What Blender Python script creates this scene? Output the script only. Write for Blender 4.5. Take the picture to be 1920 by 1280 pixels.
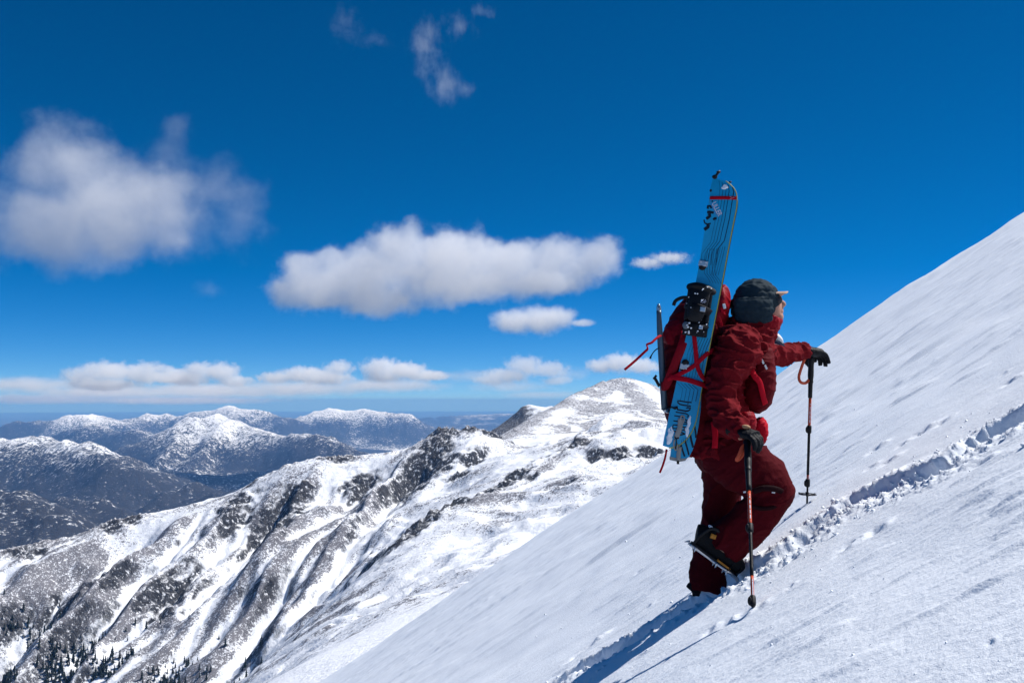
import bpy, bmesh, math, random
import numpy as np
from mathutils import Vector, Matrix, Quaternion
random.seed(7); np.random.seed(7)
SC = bpy.context.scene
COL = SC.collection
for o in list(bpy.data.objects): bpy.data.objects.remove(o)

# ------------------------------------------------------------------ camera
F = 1920*35.0/36.0                      # focal length in photo pixels
PITCH = math.atan(110/F)
cam_d = bpy.data.cameras.new('camera'); cam_d.lens = 35; cam_d.sensor_width = 36
cam_d.clip_start = 0.05; cam_d.clip_end = 250000
cam = bpy.data.objects.new('camera', cam_d); COL.objects.link(cam)
cam.rotation_euler = (math.pi/2 + PITCH, 0, 0)
SC.camera = cam

# ------------------------------------------------------------------ sun and sky
SUN = Vector((0.56, 0.18, 0.81)).normalized()        # towards the sun
SUN_EL = math.asin(SUN.z); SUN_AZ = math.atan2(SUN.x, SUN.y)
sl = bpy.data.lights.new('sun', 'SUN'); sl.energy = 4.5; sl.angle = math.radians(0.53); sl.color = (1.0, 0.97, 0.935)
sun = bpy.data.objects.new('sun', sl); COL.objects.link(sun)
sun.rotation_euler = SUN.to_track_quat('Z', 'Y').to_euler()
world = bpy.data.worlds.new('World'); SC.world = world; world.use_nodes = True
wn = world.node_tree; wn.nodes.clear()
sky = wn.nodes.new('ShaderNodeTexSky'); sky.sky_type = 'NISHITA'; sky.sun_disc = False
sky.sun_elevation = SUN_EL; sky.sun_rotation = SUN_AZ
sky.altitude = 7500; sky.air_density = 1.0; sky.dust_density = 0.0; sky.ozone_density = 6.0
hs = wn.nodes.new('ShaderNodeHueSaturation'); hs.inputs['Saturation'].default_value = 1.28; hs.inputs['Hue'].default_value = 0.496
bg = wn.nodes.new('ShaderNodeBackground'); bg.inputs['Strength'].default_value = 0.085
wo = wn.nodes.new('ShaderNodeOutputWorld')
wn.links.new(sky.outputs[0], hs.inputs['Color']); wn.links.new(hs.outputs[0], bg.inputs['Color']); wn.links.new(bg.outputs[0], wo.inputs['Surface'])
vs = SC.view_settings; vs.view_transform = 'Standard'; vs.look = 'None'; vs.exposure = 0.36; vs.gamma = 1.0
SC.cycles.use_denoising = True
SC.cycles.max_bounces = 16; SC.cycles.diffuse_bounces = 4; SC.cycles.glossy_bounces = 2
SC.cycles.transmission_bounces = 3; SC.cycles.volume_bounces = 14; SC.cycles.transparent_max_bounces = 16
SC.cycles.volume_max_steps = 256

# ------------------------------------------------------------------ helpers
def ray(px, py):
    cx = (px-960)/F; up = (640-py)/F
    return Vector((cx, math.cos(PITCH)-up*math.sin(PITCH), math.sin(PITCH)+up*math.cos(PITCH)))
def at(px, py, D):
    r = ray(px, py); return r*(D/r.y)
def link(o, parent=None):
    COL.objects.link(o)
    if parent is not None: o.parent = parent
    return o
def tag(o, label=None, cat=None, group=None, kind=None):
    if label: o['label'] = label
    if cat: o['category'] = cat
    if group: o['group'] = group
    if kind: o['kind'] = kind
    return o
def empty(name, loc=(0,0,0)):
    o = bpy.data.objects.new(name, None); COL.objects.link(o); o.location = loc; o.empty_display_size = .1
    return o
def meshobj(name, verts, faces, mat=None, parent=None, smooth=True):
    me = bpy.data.meshes.new(name); me.from_pydata([tuple(v) for v in verts], [], [tuple(f) for f in faces]); me.update()
    if smooth: me.polygons.foreach_set('use_smooth', [True]*len(me.polygons))
    if mat: me.materials.append(mat)
    o = bpy.data.objects.new(name, me)
    if parent is not None:
        COL.objects.link(o); o.parent = parent; o.matrix_parent_inverse = Matrix.Translation(-parent.location)
        return o
    return link(o)
def gridobj(name, X, Y, Z, mat, attrs=None):
    n, m = X.shape
    co = np.stack([X, Y, Z], -1).reshape(-1, 3).astype(np.float32)
    idx = np.arange(n*m).reshape(n, m)
    q = np.stack([idx[:-1,:-1], idx[:-1,1:], idx[1:,1:], idx[1:,:-1]], -1).reshape(-1, 4)
    a, b, c = co[q[0,0]], co[q[0,1]], co[q[0,2]]
    if np.cross(b-a, c-a)[2] < 0: q = q[:, ::-1]
    me = bpy.data.meshes.new(name)
    me.vertices.add(len(co)); me.vertices.foreach_set('co', co.ravel())
    me.loops.add(q.size); me.loops.foreach_set('vertex_index', q.ravel().astype(np.int32))
    me.polygons.add(len(q)); me.polygons.foreach_set('loop_start', (np.arange(len(q))*4).astype(np.int32))
    me.polygons.foreach_set('use_smooth', np.ones(len(q), bool))
    me.update(calc_edges=True)
    for k, v in (attrs or {}).items():
        at_ = me.attributes.new(k, 'FLOAT', 'POINT'); at_.data.foreach_set('value', v.ravel().astype(np.float32))
    me.materials.append(mat)
    return link(bpy.data.objects.new(name, me))

# ---- noise
def _hash(ix, iy, seed):
    h = (ix.astype(np.int64)*374761393 + iy.astype(np.int64)*668265263 + seed*974634777) & 0xffffffff
    h = ((h ^ (h >> 13))*1274126177) & 0xffffffff
    return (h ^ (h >> 16)) & 0xffffffff
def perlin(x, y, seed=0):
    x = np.asarray(x, float); y = np.asarray(y, float)
    x0 = np.floor(x); y0 = np.floor(y); fx = x-x0; fy = y-y0
    u = fx*fx*fx*(fx*(fx*6-15)+10); v = fy*fy*fy*(fy*(fy*6-15)+10)
    def g(dx, dy):
        a = _hash(x0+dx, y0+dy, seed)*(2*math.pi/4294967296.0)
        return np.cos(a)*(fx-dx)+np.sin(a)*(fy-dy)
    a = g(0,0); b = g(1,0); c = g(0,1); d = g(1,1)
    return ((a*(1-u)+b*u)*(1-v)+(c*(1-u)+d*u)*v)*1.5
def fbm(x, y, oct=5, seed=0, gain=.5, lac=2.03):
    s = 0; a = 1; t = 0
    for i in range(oct):
        s = s + a*perlin(x, y, seed+i*17); t += a; a *= gain; x = x*lac+13.7; y = y*lac-7.1
    return s/t
def ridged(x, y, oct=5, seed=0, gain=.5):
    s = 0; a = 1; t = 0
    for i in range(oct):
        s = s + a*(1-np.abs(perlin(x, y, seed+i*31))*1.6); t += a; a *= gain; x = x*2.05+3.1; y = y*2.05+9.2
    return s/t
def sstep(a, b, x):
    t = np.clip((x-a)/(b-a), 0, 1); return t*t*(3-2*t)
def densify(pts, step):
    out = []
    for i in range(len(pts)-1):
        a = np.array(pts[i], float); b = np.array(pts[i+1], float)
        n = max(1, int(np.linalg.norm((b-a)[:2])/step))
        for k in range(n): out.append(a+(b-a)*k/n)
    out.append(np.array(pts[-1], float)); return out
def rbf_surface(ctrl, X, Y, scale):
    P = np.array(ctrl, float); xy = P[:, :2]/scale; z = P[:, 2]
    d = np.sqrt(((xy[:,None,:]-xy[None,:,:])**2).sum(-1))
    n = len(P); A = np.zeros((n+3, n+3)); A[:n,:n] = -d - np.eye(n)*1e-4
    A[:n, n] = 1; A[:n, n+1:] = xy; A[n, :n] = 1; A[n+1:, :n] = xy.T
    w = np.linalg.solve(A, np.concatenate([z, [0,0,0]]))
    out = np.zeros(X.size); gx = X.ravel()/scale; gy = Y.ravel()/scale
    for s in range(0, X.size, 20000):
        e = slice(s, s+20000)
        dd = np.sqrt((gx[e,None]-xy[None,:,0])**2+(gy[e,None]-xy[None,:,1])**2)
        out[e] = -dd@w[:n] + w[n] + gx[e]*w[n+1] + gy[e]*w[n+2]
    return out.reshape(X.shape)
def flow_field(H, cell):
    n, m = H.shape; big = np.pad(H, 1, mode='constant', constant_values=1e9)
    best = np.zeros((n, m)); rec = np.arange(n*m).reshape(n, m); dist = np.full((n, m), cell)
    idx = np.pad(np.arange(n*m).reshape(n, m), 1, mode='edge')
    for dy in (-1,0,1):
        for dx in (-1,0,1):
            if dx == 0 and dy == 0: continue
            L = cell*math.hypot(dx, dy)
            s = (H-big[1+dy:n+1+dy, 1+dx:m+1+dx])/L
            k = s > best
            best[k] = s[k]; rec[k] = idx[1+dy:n+1+dy, 1+dx:m+1+dx][k]; dist[k] = L
    return rec.ravel(), dist.ravel()
def erode(H, cell, iters=12, k=0.02, m=.5, talus=1.0, keep=None):
    n, mm = H.shape; A = None
    for it in range(iters):
        rec, dist = flow_field(H, cell)
        h = H.ravel().copy(); order = np.argsort(h)
        A = np.ones(h.size); Al = A.tolist(); rl = rec.tolist()
        for i in order[::-1].tolist():
            r = rl[i]
            if r != i: Al[r] += Al[i]
        A = np.array(Al)
        c = (k*(A*cell*cell)**m/dist)
        if keep is not None: c = c*keep.ravel()
        cl = c.tolist(); hl = h.tolist()
        for i in order.tolist():
            r = rl[i]
            if r != i: hl[i] = (hl[i]+cl[i]*hl[r])/(1+cl[i])
        H2 = np.array(hl).reshape(n, mm)
        H2[0], H2[-1], H2[:,0], H2[:,-1] = H[0], H[-1], H[:,0], H[:,-1]
        # talus: relax too-steep faces
        for _ in range(2):
            for ax in (0,1):
                d = np.diff(H2, axis=ax); ex = np.sign(d)*np.maximum(np.abs(d)-talus*cell, 0)*.25
                if ax == 0: H2[1:] -= ex; H2[:-1] += ex
                else: H2[:,1:] -= ex; H2[:,:-1] += ex
        H = H2
    return H, A.reshape(n, mm)
def blur(a, k=1):
    for _ in range(k):
        p = np.pad(a, 1, mode='edge')
        a = (p[:-2,1:-1]+p[2:,1:-1]+p[1:-1,:-2]+p[1:-1,2:]+4*p[1:-1,1:-1])/8
    return a
def bilin(G, x0, y0, cell, X, Y):
    n, m = G.shape
    fx = np.clip((X-x0)/cell, 0, m-1.001); fy = np.clip((Y-y0)/cell, 0, n-1.001)
    ix = fx.astype(int); iy = fy.astype(int); fx -= ix; fy -= iy
    return (G[iy,ix]*(1-fx)+G[iy,ix+1]*fx)*(1-fy)+(G[iy+1,ix]*(1-fx)+G[iy+1,ix+1]*fx)*fy

# ---- node helpers
class NT:
    def __init__(s, name):
        s.m = bpy.data.materials.new(name); s.m.use_nodes = True; s.t = s.m.node_tree; s.t.nodes.clear()
        s.out = s.t.nodes.new('ShaderNodeOutputMaterial')
    def n(s, typ, ins=None, **kw):
        nd = s.t.nodes.new(typ)
        for k, v in kw.items(): setattr(nd, k, v)
        for k, v in (ins or {}).items(): s.set(nd.inputs[k], v)
        return nd
    def set(s, sock, v):
        if isinstance(v, bpy.types.NodeSocket): s.t.links.new(v, sock)
        elif isinstance(v, bpy.types.Node): s.t.links.new(v.outputs[0], sock)
        else: sock.default_value = v
    def math(s, op, a, b=0.0, c=0.0, clamp=False):
        nd = s.n('ShaderNodeMath', operation=op, use_clamp=clamp); s.set(nd.inputs[0], a); s.set(nd.inputs[1], b)
        if op in ('MULTIPLY_ADD', 'SMOOTH_MIN', 'SMOOTH_MAX', 'COMPARE'): s.set(nd.inputs[2], c)
        return nd.outputs[0]
    def vmath(s, op, a, b=None, c=None):
        nd = s.n('ShaderNodeVectorMath', operation=op); s.set(nd.inputs[0], a)
        if b is not None: s.set(nd.inputs[1], b)
        if c is not None: s.set(nd.inputs[2], c)
        return nd.outputs['Value'] if op in ('LENGTH', 'DOT_PRODUCT', 'DISTANCE') else nd.outputs[0]
    def ramp(s, x, a, b, smooth=True):
        nd = s.n('ShaderNodeMapRange', interpolation_type='SMOOTHSTEP' if smooth else 'LINEAR')
        s.set(nd.inputs['Value'], x); s.set(nd.inputs['From Min'], a); s.set(nd.inputs['From Max'], b)
        return nd.outputs['Result']
    def noise(s, vec, scale, detail=4, rough=.55, out='Fac', distort=0.0):
        nd = s.n('ShaderNodeTexNoise', {'Vector': vec, 'Scale': scale, 'Detail': detail, 'Roughness': rough, 'Distortion': distort}); return nd.outputs[out]
    def mix(s, f, a, b):
        nd = s.n('ShaderNodeMix', data_type='RGBA'); s.set(nd.inputs[0], f)
        s.set(nd.inputs[6], a if not isinstance(a, tuple) else (*a, 1)); s.set(nd.inputs[7], b if not isinstance(b, tuple) else (*b, 1)); return nd.outputs[2]
    def mapped(s, vec, scale=(1,1,1), rot=(0,0,0)):
        nd = s.n('ShaderNodeMapping', {'Vector': vec, 'Scale': scale, 'Rotation': rot}); return nd.outputs[0]
    def bump(s, h, strength=.5, dist=1.0, normal=None):
        nd = s.n('ShaderNodeBump', {'Height': h, 'Strength': strength, 'Distance': dist})
        if normal is not None: s.set(nd.inputs['Normal'], normal)
        return nd.outputs[0]
    def bsdf(s, color, rough=.6, normal=None, spec=.5, metal=0.0, **extra):
        nd = s.n('ShaderNodeBsdfPrincipled')
        s.set(nd.inputs['Base Color'], (*color, 1) if isinstance(color, tuple) else color); s.set(nd.inputs['Roughness'], rough)
        s.set(nd.inputs['Metallic'], metal); s.set(nd.inputs['Specular IOR Level'], spec)
        if normal is not None: s.set(nd.inputs['Normal'], normal)
        for k, v in extra.items(): s.set(nd.inputs[k.replace('_', ' ')], v)
        s.t.links.new(nd.outputs[0], s.out.inputs['Surface']); return s.m
# ================================================================== terrain materials
def mountain_material(name, tex, snow_bias, rock, rock2, scrub, steep=(.55, .78), scrub_amt=.5, snow_line=None, th_min=.44, flow_k=.55, scf_max=.92, soft=.04, zs=.6, big_k=1.0):
    T = NT(name); pos = T.n('ShaderNodeNewGeometry').outputs['Position']
    nrm = T.n('ShaderNodeNewGeometry').outputs['Normal']
    nz = T.n('ShaderNodeSeparateXYZ', {0: nrm}).outputs[2]; pz = T.n('ShaderNodeSeparateXYZ', {0: pos}).outputs[2]
    flow = T.n('ShaderNodeAttribute', attribute_name='flow').outputs['Fac']
    crest = T.n('ShaderNodeAttribute', attribute_name='rock').outputs['Fac']
    p = T.vmath('SCALE', pos); p.node.inputs['Scale'].default_value = 1/tex
    p = T.mapped(p, (1,1,zs))
    big = T.noise(p, 0.06, 4, .6); med = T.noise(p, .35, 5, .65); fine = T.noise(p, 2.2, 4, .7); vfine = T.noise(p, 6.0, 3, .75)
    # rock where it is steep or craggy
    st = T.math('ADD', nz, T.math('MULTIPLY', T.math('SUBTRACT', med, .5), .55))
    st = T.math('SUBTRACT', st, T.math('MULTIPLY', crest, .42))
    rockf = T.math('SUBTRACT', 1.0, T.ramp(st, steep[0], steep[1]))
    # snow caught in the cracks of the rock
    rockf = T.math('MULTIPLY', rockf, T.ramp(fine, .33, .49))
    # scrub showing through thin snow: fine speckle, less in the gullies
    sc = T.math('ADD', T.math('MULTIPLY', fine, .45), T.math('MULTIPLY', vfine, .55))
    cover = T.math('ADD', T.math('MULTIPLY', T.math('SUBTRACT', big, .5), big_k), T.math('MULTIPLY', T.math('SUBTRACT', med, .5), .45))
    cover = T.math('SUBTRACT', T.math('ADD', cover, scrub_amt), T.math('MULTIPLY', flow, flow_k))
    if snow_line:
        cover = T.math('ADD', cover, T.math('MULTIPLY', T.math('SUBTRACT', 1.0, T.ramp(pz, snow_line[0], snow_line[1], False)), snow_line[2]))
    th = T.math('SUBTRACT', .72, T.math('MULTIPLY', cover, .40))
    th = T.math('MAXIMUM', th, th_min)
    scf = T.ramp(T.math('SUBTRACT', sc, th), -soft, soft)
    scf = T.math('MULTIPLY', scf, scf_max)
    rc = T.mix(T.ramp(T.noise(p, 1.1, 4, .6), .35, .65), rock, rock2)
    snowc = T.mix(T.noise(p, .2, 3), (.84, .87, .93), (.90, .92, .95))
    c = T.mix(scf, snowc, scrub); c = T.mix(rockf, c, rc)
    hgt = T.math('ADD', T.math('MULTIPLY', med, 2.2), T.math('ADD', T.math('MULTIPLY', fine, 1.1), T.math('MULTIPLY', vfine, .4)))
    bs = T.math('ADD', .25, T.math('MULTIPLY', rockf, .6))
    b = T.bump(hgt, bs, tex*1.6)
    return T.bsdf(c, .85, b, spec=.15)

# ================================================================== the ridge across the valley
def zpt(px, py, D): v = at(px, py, D); return (v.x, v.y, v.z)
crestA = [zpt(*p) for p in [(-330,1120,1190),(-150,1070,1240),(0,1033,1290),(93,1012,1330),(147,1007,1340),(173,987,1345),(213,973,1350),(293,963,1360),
    (333,953,1365),(400,940,1370),(443,923,1375),(483,897,1380),(533,873,1385),(600,857,1390),(640,858,1400),(719,850,1405),(766,841,1405),(790,824,1400),
    (812,810,1400),(836,797,1395),(853,810,1400),(887,797,1400),(915,811,1400),(953,827,1405),(978,846,1410),(1010,846,1420)]]
valleyV = [zpt(*p) for p in [(860,880,1290),(780,935,1200),(735,968,1150),(700,1045,1060),(620,1115,1000),(520,1205,960),(400,1305,930),(200,1455,900),(-100,1720,880),(-500,2100,860)]]
spurB = [zpt(*p) for p in [(1330,810,1160),(1244,808,1210),(1160,806,1240),(1089,814,1250),(1054,840,1200),(984,876,1130),(937,913,1085),(860,940,1035),(800,968,985),(770,998,955),(712,1057,900),(625,1132,850),(540,1205,800),(400,1330,720)]]
spurA1 = [zpt(*p) for p in [(606,862,1385),(575,895,1330),(545,935,1270),(520,1000,1190),(495,1090,1100),(470,1180,1040)]]
gullyA1 = [zpt(*p) for p in [(480,925,1340),(430,1000,1250),(370,1090,1160),(300,1180,1080),(200,1275,1010)]]
spurA2 = [zpt(*p) for p in [(293,965,1355),(265,1010,1300),(240,1070,1225),(200,1150,1140),(130,1250,1060)]]
spurA3 = [zpt(*p) for p in [(836,800,1392),(815,850,1340),(790,890,1285),(765,925,1235)]]
spurA4 = [zpt(*p) for p in [(690,853,1400),(672,900,1340),(668,940,1290),(676,985,1225)]]
flankF = [zpt(*p) for p in [(1500,760,900),(1244,905,900),(1150,960,820),(1030,1000,780),(900,1050,730),(760,1135,640),(660,1190,560),(560,1245,480),(430,1330,430)]]
apron = [zpt(*p) for p in [(1244,870,1060),(1160,885,1060),(1080,905,1040),(1000,940,960),(920,990,900),(830,1040,840)]]
hollow = [zpt(*p) for p in [(1244,1010,500),(1000,1100,450),(800,1210,380),(650,1320,330),(1500,900,600)]]
back = [(v[0]*1.35, v[1]+520, v[2]-330) for v in crestA]
shelf = [zpt(*p) for p in [(1108,806,1420),(1244,806,1420),(1400,800,1420),(1040,826,1500)]]
ctrl = []
for L, st in ((crestA,22),(valleyV,40),(spurB,28),(spurA1,35),(gullyA1,45),(spurA2,45),(spurA3,30),(spurA4,30),(flankF,60),(apron,60),(hollow,90),(back,90),(shelf,90)): ctrl += densify(L, st)
CELL = 5.0; gx0, gx1, gy0, gy1 = -1150, 520, 330, 1900
gx = np.arange(gx0, gx1, CELL); gy = np.arange(gy0, gy1, CELL)
GX, GY = np.meshgrid(gx, gy)
H0 = rbf_surface(ctrl, GX, GY, 100.0)
dcrest = np.full(GX.shape, 1e9)
for v in densify(crestA, 12)+densify(spurB, 12): dcrest = np.minimum(dcrest, (GX-v[0])**2+(GY-v[1])**2)
dcrest = np.sqrt(dcrest)
near = sstep(500, 800, GY)                    # calmer snow towards the near flank
w = sstep(8, 90, dcrest)
H1 = H0 + near*(w*14*fbm(GX/150, GY/150, 5, 3, .55) + w*12*(ridged(GX/110+fbm(GX/200,GY/200,2,5), GY/110, 4, 9)-.62))
ycr = np.interp(GX, [v[0] for v in crestA], [v[1] for v in crestA]); yv = np.interp(GX, sorted(v[0] for v in valleyV), [v[1] for v in sorted(valleyV)])
face = sstep(0, 70, ycr-GY)*sstep(-60, 60, GY-yv)*near
cc = GX*.95-GY*.30; aa = GX*.30+GY*.95
wrp = .30*fbm(GX/190, GY/190, 3, 401)
H1 = H1 + face*sstep(5, 110, dcrest)*(44*(ridged(cc/118+wrp, aa/760, 2, 403, .5)-.62) + 15*(ridged(cc/44+wrp, aa/340, 2, 407)-.62))
faceB = sstep(0, 50, GY-yv)*0 + (1-sstep(0, 60, GY-yv))*near*sstep(4, 60, dcrest)
H1 = H1 + faceB*10*(ridged((GX*.8+GY*.6)/70, (GY*.8-GX*.6)/240, 3, 411)-.6)
keep = sstep(0, 40, dcrest)*.75+.25
HE, AREA = erode(H1, CELL, 11, .012, .5, 1.35, keep*np.clip(near+.15,0,1))
FLOW = np.clip((np.log(blur(AREA, 2))-1.6)/4.0, 0, 1)
# finer mesh with crags
fx = np.linspace(gx0, gx1-CELL, 580); fy = np.linspace(330, gy1-CELL, 540)
FX, FY = np.meshgrid(fx, fy)
HZ = bilin(HE, gx0, gy0, CELL, FX, FY); FL = bilin(FLOW, gx0, gy0, CELL, FX, FY); DC = bilin(dcrest, gx0, gy0, CELL, FX, FY); NR = bilin(near, gx0, gy0, CELL, FX, FY)
crag = ridged(FX/34, FY/34, 4, 21, .6)-.6
# crags gather along the crests, on the named buttresses and in patches of the faces
def blobs(pts):
    m = np.zeros(FX.shape)
    for px, py, D, r in pts:
        v = at(px, py, D); m = np.maximum(m, np.exp(-((FX-v.x)**2+(FY-v.y)**2)/(2*r*r)))
    return m
butt = blobs([(836,800,1395,22),(815,835,1350,26),(800,870,1310,24),(780,905,1260,20),(887,800,1400,16),(920,815,1400,16),(950,828,1405,16),(640,862,1395,16),(675,905,1335,22),(690,930,1290,16),
   (540,930,1275,30),(520,965,1230,26),(560,900,1320,16),(505,1010,1180,20),(800,975,980,18),(770,1000,950,16),(830,965,1000,14),(862,940,1030,14),(937,920,1080,18),(975,882,1120,13),(900,895,1290,16),(860,905,1250,14),(440,960,1330,22),(430,990,1300,18),(330,1090,1165,22),(310,1130,1120,18),(165,1120,1200,24),(60,1060,1290,24),(220,985,1340,20),
   (1090,835,1180,15),(1120,855,1130,13),(1165,850,1130,13),(1215,850,1120,13),(1070,935,1000,10),(1000,905,1090,9)])
patch = sstep(.12, .5, fbm(FX/130, FY/130, 4, 44))
CR = np.clip(np.exp(-DC/14)*.55 + butt*1.0 + patch*.35*(1-FL), 0, 1.2)*np.clip(NR+.1, 0, 1)
HZ = HZ + CR*(11*crag + 6*(ridged(FX/13, FY/13, 3, 51)-.6)) + np.exp(-DC/9)*NR*6*(ridged(FX/21, FY/21, 3, 57)-.58) + NR*1.0*fbm(FX/16, FY/16, 3, 61)
# scalloped buttresses under the shelf
for px, py, D in ((1092,815,1235),(1128,812,1225),(1172,812,1220),(1214,812,1215),(1250,812,1210)):
    v = at(px, py, D); tt = np.clip((v.y-FY)/110, 0, 1); xc = v.x-18*tt
    HZ = HZ + 8*np.exp(-((FX-xc)/(10+9*tt))**2)*sstep(0, .12, tt)*(1-sstep(.5, 1, tt))
m_ridge = mountain_material('ridge_snow_and_rock', 9.0, 0, (.038,.041,.050), (.095,.096,.105), (.115,.110,.125), steep=(.44,.68), scrub_amt=.46, th_min=.445, snow_line=(-300,-80,.32), flow_k=1.0, big_k=1.3)
o = gridobj('mountain_ridge', FX, FY, HZ, m_ridge, {'flow': FL, 'rock': np.clip(CR, 0, 1)})
tag(o, 'steep snowy ridge with dark crags and gullies, running from lower left to the dome', 'mountain', kind='structure')
def ridge_z(x, y): return float(bilin(HZ, fx[0], fy[0], 1.0, np.array([0.0]), np.array([0.0]))[0])

# ================================================================== the rounded peak behind
pk_prof = [zpt(*p) for p in [(925,822,1560),(948,811,1620),(1014,772,1850),(1061,747,2020),(1103,726,2150),(1131,714,2230),(1162,707,2300),(1190,711,2310),(1225,722,2300),(1246,737,2260),(1300,762,2180),(1380,790,2080)]]
pk_rib = [zpt(*p) for p in [(1147,725,2230),(1120,752,2050),(1098,785,1820),(1075,815,1600)]]
pk_rib2 = [zpt(*p) for p in [(1165,722,2240),(1195,748,2060),(1230,785,1800),(1260,812,1560)]]
pk_bowl = [zpt(*p) for p in [(1150,742,2120),(1148,775,1840),(1150,806,1540)]]
pk_base = [zpt(*p) for p in [(930,838,1480),(1000,835,1450),(1060,826,1420),(1108,812,1440),(1244,812,1440),(1400,815,1440)]]
pk_back = [(-150,2500,-250),(100,2700,-160),(300,2900,-150),(600,2900,-250),(950,2600,-300),(850,1900,-160)]
ctrl = []
pk_left = [(v[0]-70, v[1]+30, v[2]-62) for v in pk_prof[:6]]; pk_left2 = [(v[0]-190, v[1]+90, v[2]-165) for v in pk_prof[:6]]
for L, st in ((pk_left,60),(pk_left2,90),(pk_prof,40),(pk_rib,50),(pk_rib2,60),(pk_bowl,60),(pk_base,60),(pk_back,150)): ctrl += densify(L, st)
px0, px1, py0, py1 = -120, 760, 1400, 2800
X2, Y2 = np.meshgrid(np.arange(px0, px1, 6.0), np.arange(py0, py1, 6.0))
Z2 = rbf_surface(ctrl, X2, Y2, 100.0)
Z2 = Z2 + 5*fbm(X2/120, Y2/120, 4, 71) + 2.5*fbm(X2/35, Y2/35, 3, 73)
Z2, A2 = erode(Z2, 6.0, 4, .006, .5, .9)
F2 = np.clip((np.log(blur(A2, 2))-1.6)/4.0, 0, 1)
px_ = np.linspace(px0, px1-6, 300); py_ = np.linspace(py0, py1-6, 380); PX, PY = np.meshgrid(px_, py_)
PZ = bilin(Z2, px0, py0, 6.0, PX, PY)+.8*fbm(PX/9, PY/9, 3, 77); PF = bilin(F2, px0, py0, 6.0, PX, PY)
ribm = np.zeros(PX.shape)
for v in densify(pk_rib, 15)+densify(pk_rib2, 15)+densify(pk_prof, 15): ribm = np.maximum(ribm, np.exp(-((PX-v[0])**2+(PY-v[1])**2)/(2*26.0**2)))
m_peak = mountain_material('peak_snow_and_scree', 10.0, 0, (.09,.085,.085), (.16,.15,.15), (.11,.10,.105), scrub_amt=.27, flow_k=.8, th_min=.475, big_k=1.9)
o = gridobj('dome_peak', PX, PY, PZ, m_peak, {'flow': np.clip(PF-.7*ribm, -.9, 1), 'rock': ribm*.12*fbm(PX/20, PY/20, 3, 5)})
tag(o, 'rounded snowy peak with bare scree ribs, behind the climber\'s snowboard', 'mountain', kind='structure')

# rock bluff peeking out left of the peak
bl = [zpt(*p) for p in [(976,764,2500),(990,762,2505),(1032,765,2520),(1080,770,2540)]]
bl2 = [zpt(*p) for p in [(968,786,2480),(944,802,2460),(920,812,2450),(900,830,2440),(860,850,2430)]]
bl3 = [zpt(*p) for p in [(985,805,2380),(1010,812,2380),(1060,812,2380),(1100,812,2380)]]
ctrl = densify(bl, 20)+densify(bl2, 30)+densify(bl3, 40)+[(-250,2350,-190),(-100,2250,-180),(300,2250,-170),(-250,2800,-260),(100,2800,-200),(320,2800,-160),(-30,2650,-120)]
X3, Y3 = np.meshgrid(np.linspace(-180, 260, 150), np.linspace(2260, 2780, 150))
Z3 = rbf_surface(ctrl, X3, Y3, 100.0)
Z3 += sstep(-8, 8, X3-22+10*fbm(X3/30, Y3/30, 2, 3))*4+6*(ridged(X3/50, Y3/50, 4, 83)-.6)
o = gridobj('rock_bluff', X3, Y3, Z3, mountain_material('bluff_rock', 5.0, 0, (.05,.05,.055), (.12,.115,.115), (.11,.10,.10), steep=(.72,.92), scrub_amt=.45), {'flow': X3*0, 'rock': sstep(45, 15, X3)*.6})
tag(o, 'flat topped dark cliff poking out left of the rounded peak', 'cliff', kind='structure')

# ================================================================== far valley and ranges
FLOOR = -950.0
def far(pts): return [zpt(*p) for p in pts]
ranges = [
 (far([(283,838,11000),(300,813,11300),(350,787,11600),(405,777,11800),(450,797,11600),(507,809,11200),(567,812,10800),(610,816,10500),(640,829,10200),(672,845,9900)]), .42, 60),
 (far([(-120,822,8300),(0,824,8200),(67,816,8200),(93,827,8000),(160,833,7800),(200,849,7500),(250,862,7200)]), .34, 40),
 (far([(-120,905,4700),(0,922,4600),(33,926,4550),(83,942,4450),(133,966,4300),(190,1000,4200)]), .50, 40),
 (far([(60,945,5600),(100,937,5600),(157,940,5500),(200,960,5300),(260,985,5200)]), .45, 40),
 (far([(280,945,6200),(330,920,6500),(370,905,6600),(420,915,6300),(470,920,6200)]), .28, 40),
 (far([(330,885,8800),(400,890,8600),(480,885,8800),(560,880,9000)]), .22, 40),
 (far([(-150,800,19500),(0,798,19500),(40,790,19500),(67,782,19500),(87,792,19600),(117,783,19800),(157,777,20000),(187,774,20500),(207,787,20000),(240,782,20500),(283,779,21000),(333,783,21000),(367,773,21000),(400,763,21000),(430,759,21000),(457,768,21000),(500,770,21000),(533,783,21000),(567,780,21500),(600,768,22000),(623,762,22000),(655,767,22000),(690,768,22000),(720,772,22000),(750,775,22000),(790,789,22000),(840,800,21500),(900,812,21000)]), .30, 60),
 (far([(140,800,15500),(170,792,15500),(200,800,15000),(240,806,14500)]), .36, 60),
 (far([(690,786,34000),(780,784,34000),(850,780,36000),(900,777,36000),(960,777,36000),(1050,780,36000),(1200,784,36000),(1500,782,36000)]), .10, 60),
 (far([(700,800,26000),(800,799,27000),(900,797,27000),(1000,800,27000),(1300,798,27000)]), .10, 60)]
ranges += [(far([(405,777,11800),(398,800,11350),(385,830,10900),(355,868,10300)]), .62, 40), (far([(405,777,11800),(428,812,11300),(440,845,10800),(432,872,10400)]), .62, 40), (far([(350,787,11600),(325,822,11000),(300,860,10400)]), .62, 40), (far([(507,809,11200),(520,842,10600),(515,868,10200)]), .6, 40)]
_j = random.Random(9)
_r1 = [tuple(v) for v in densify(ranges[6][0], 420)]
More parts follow.
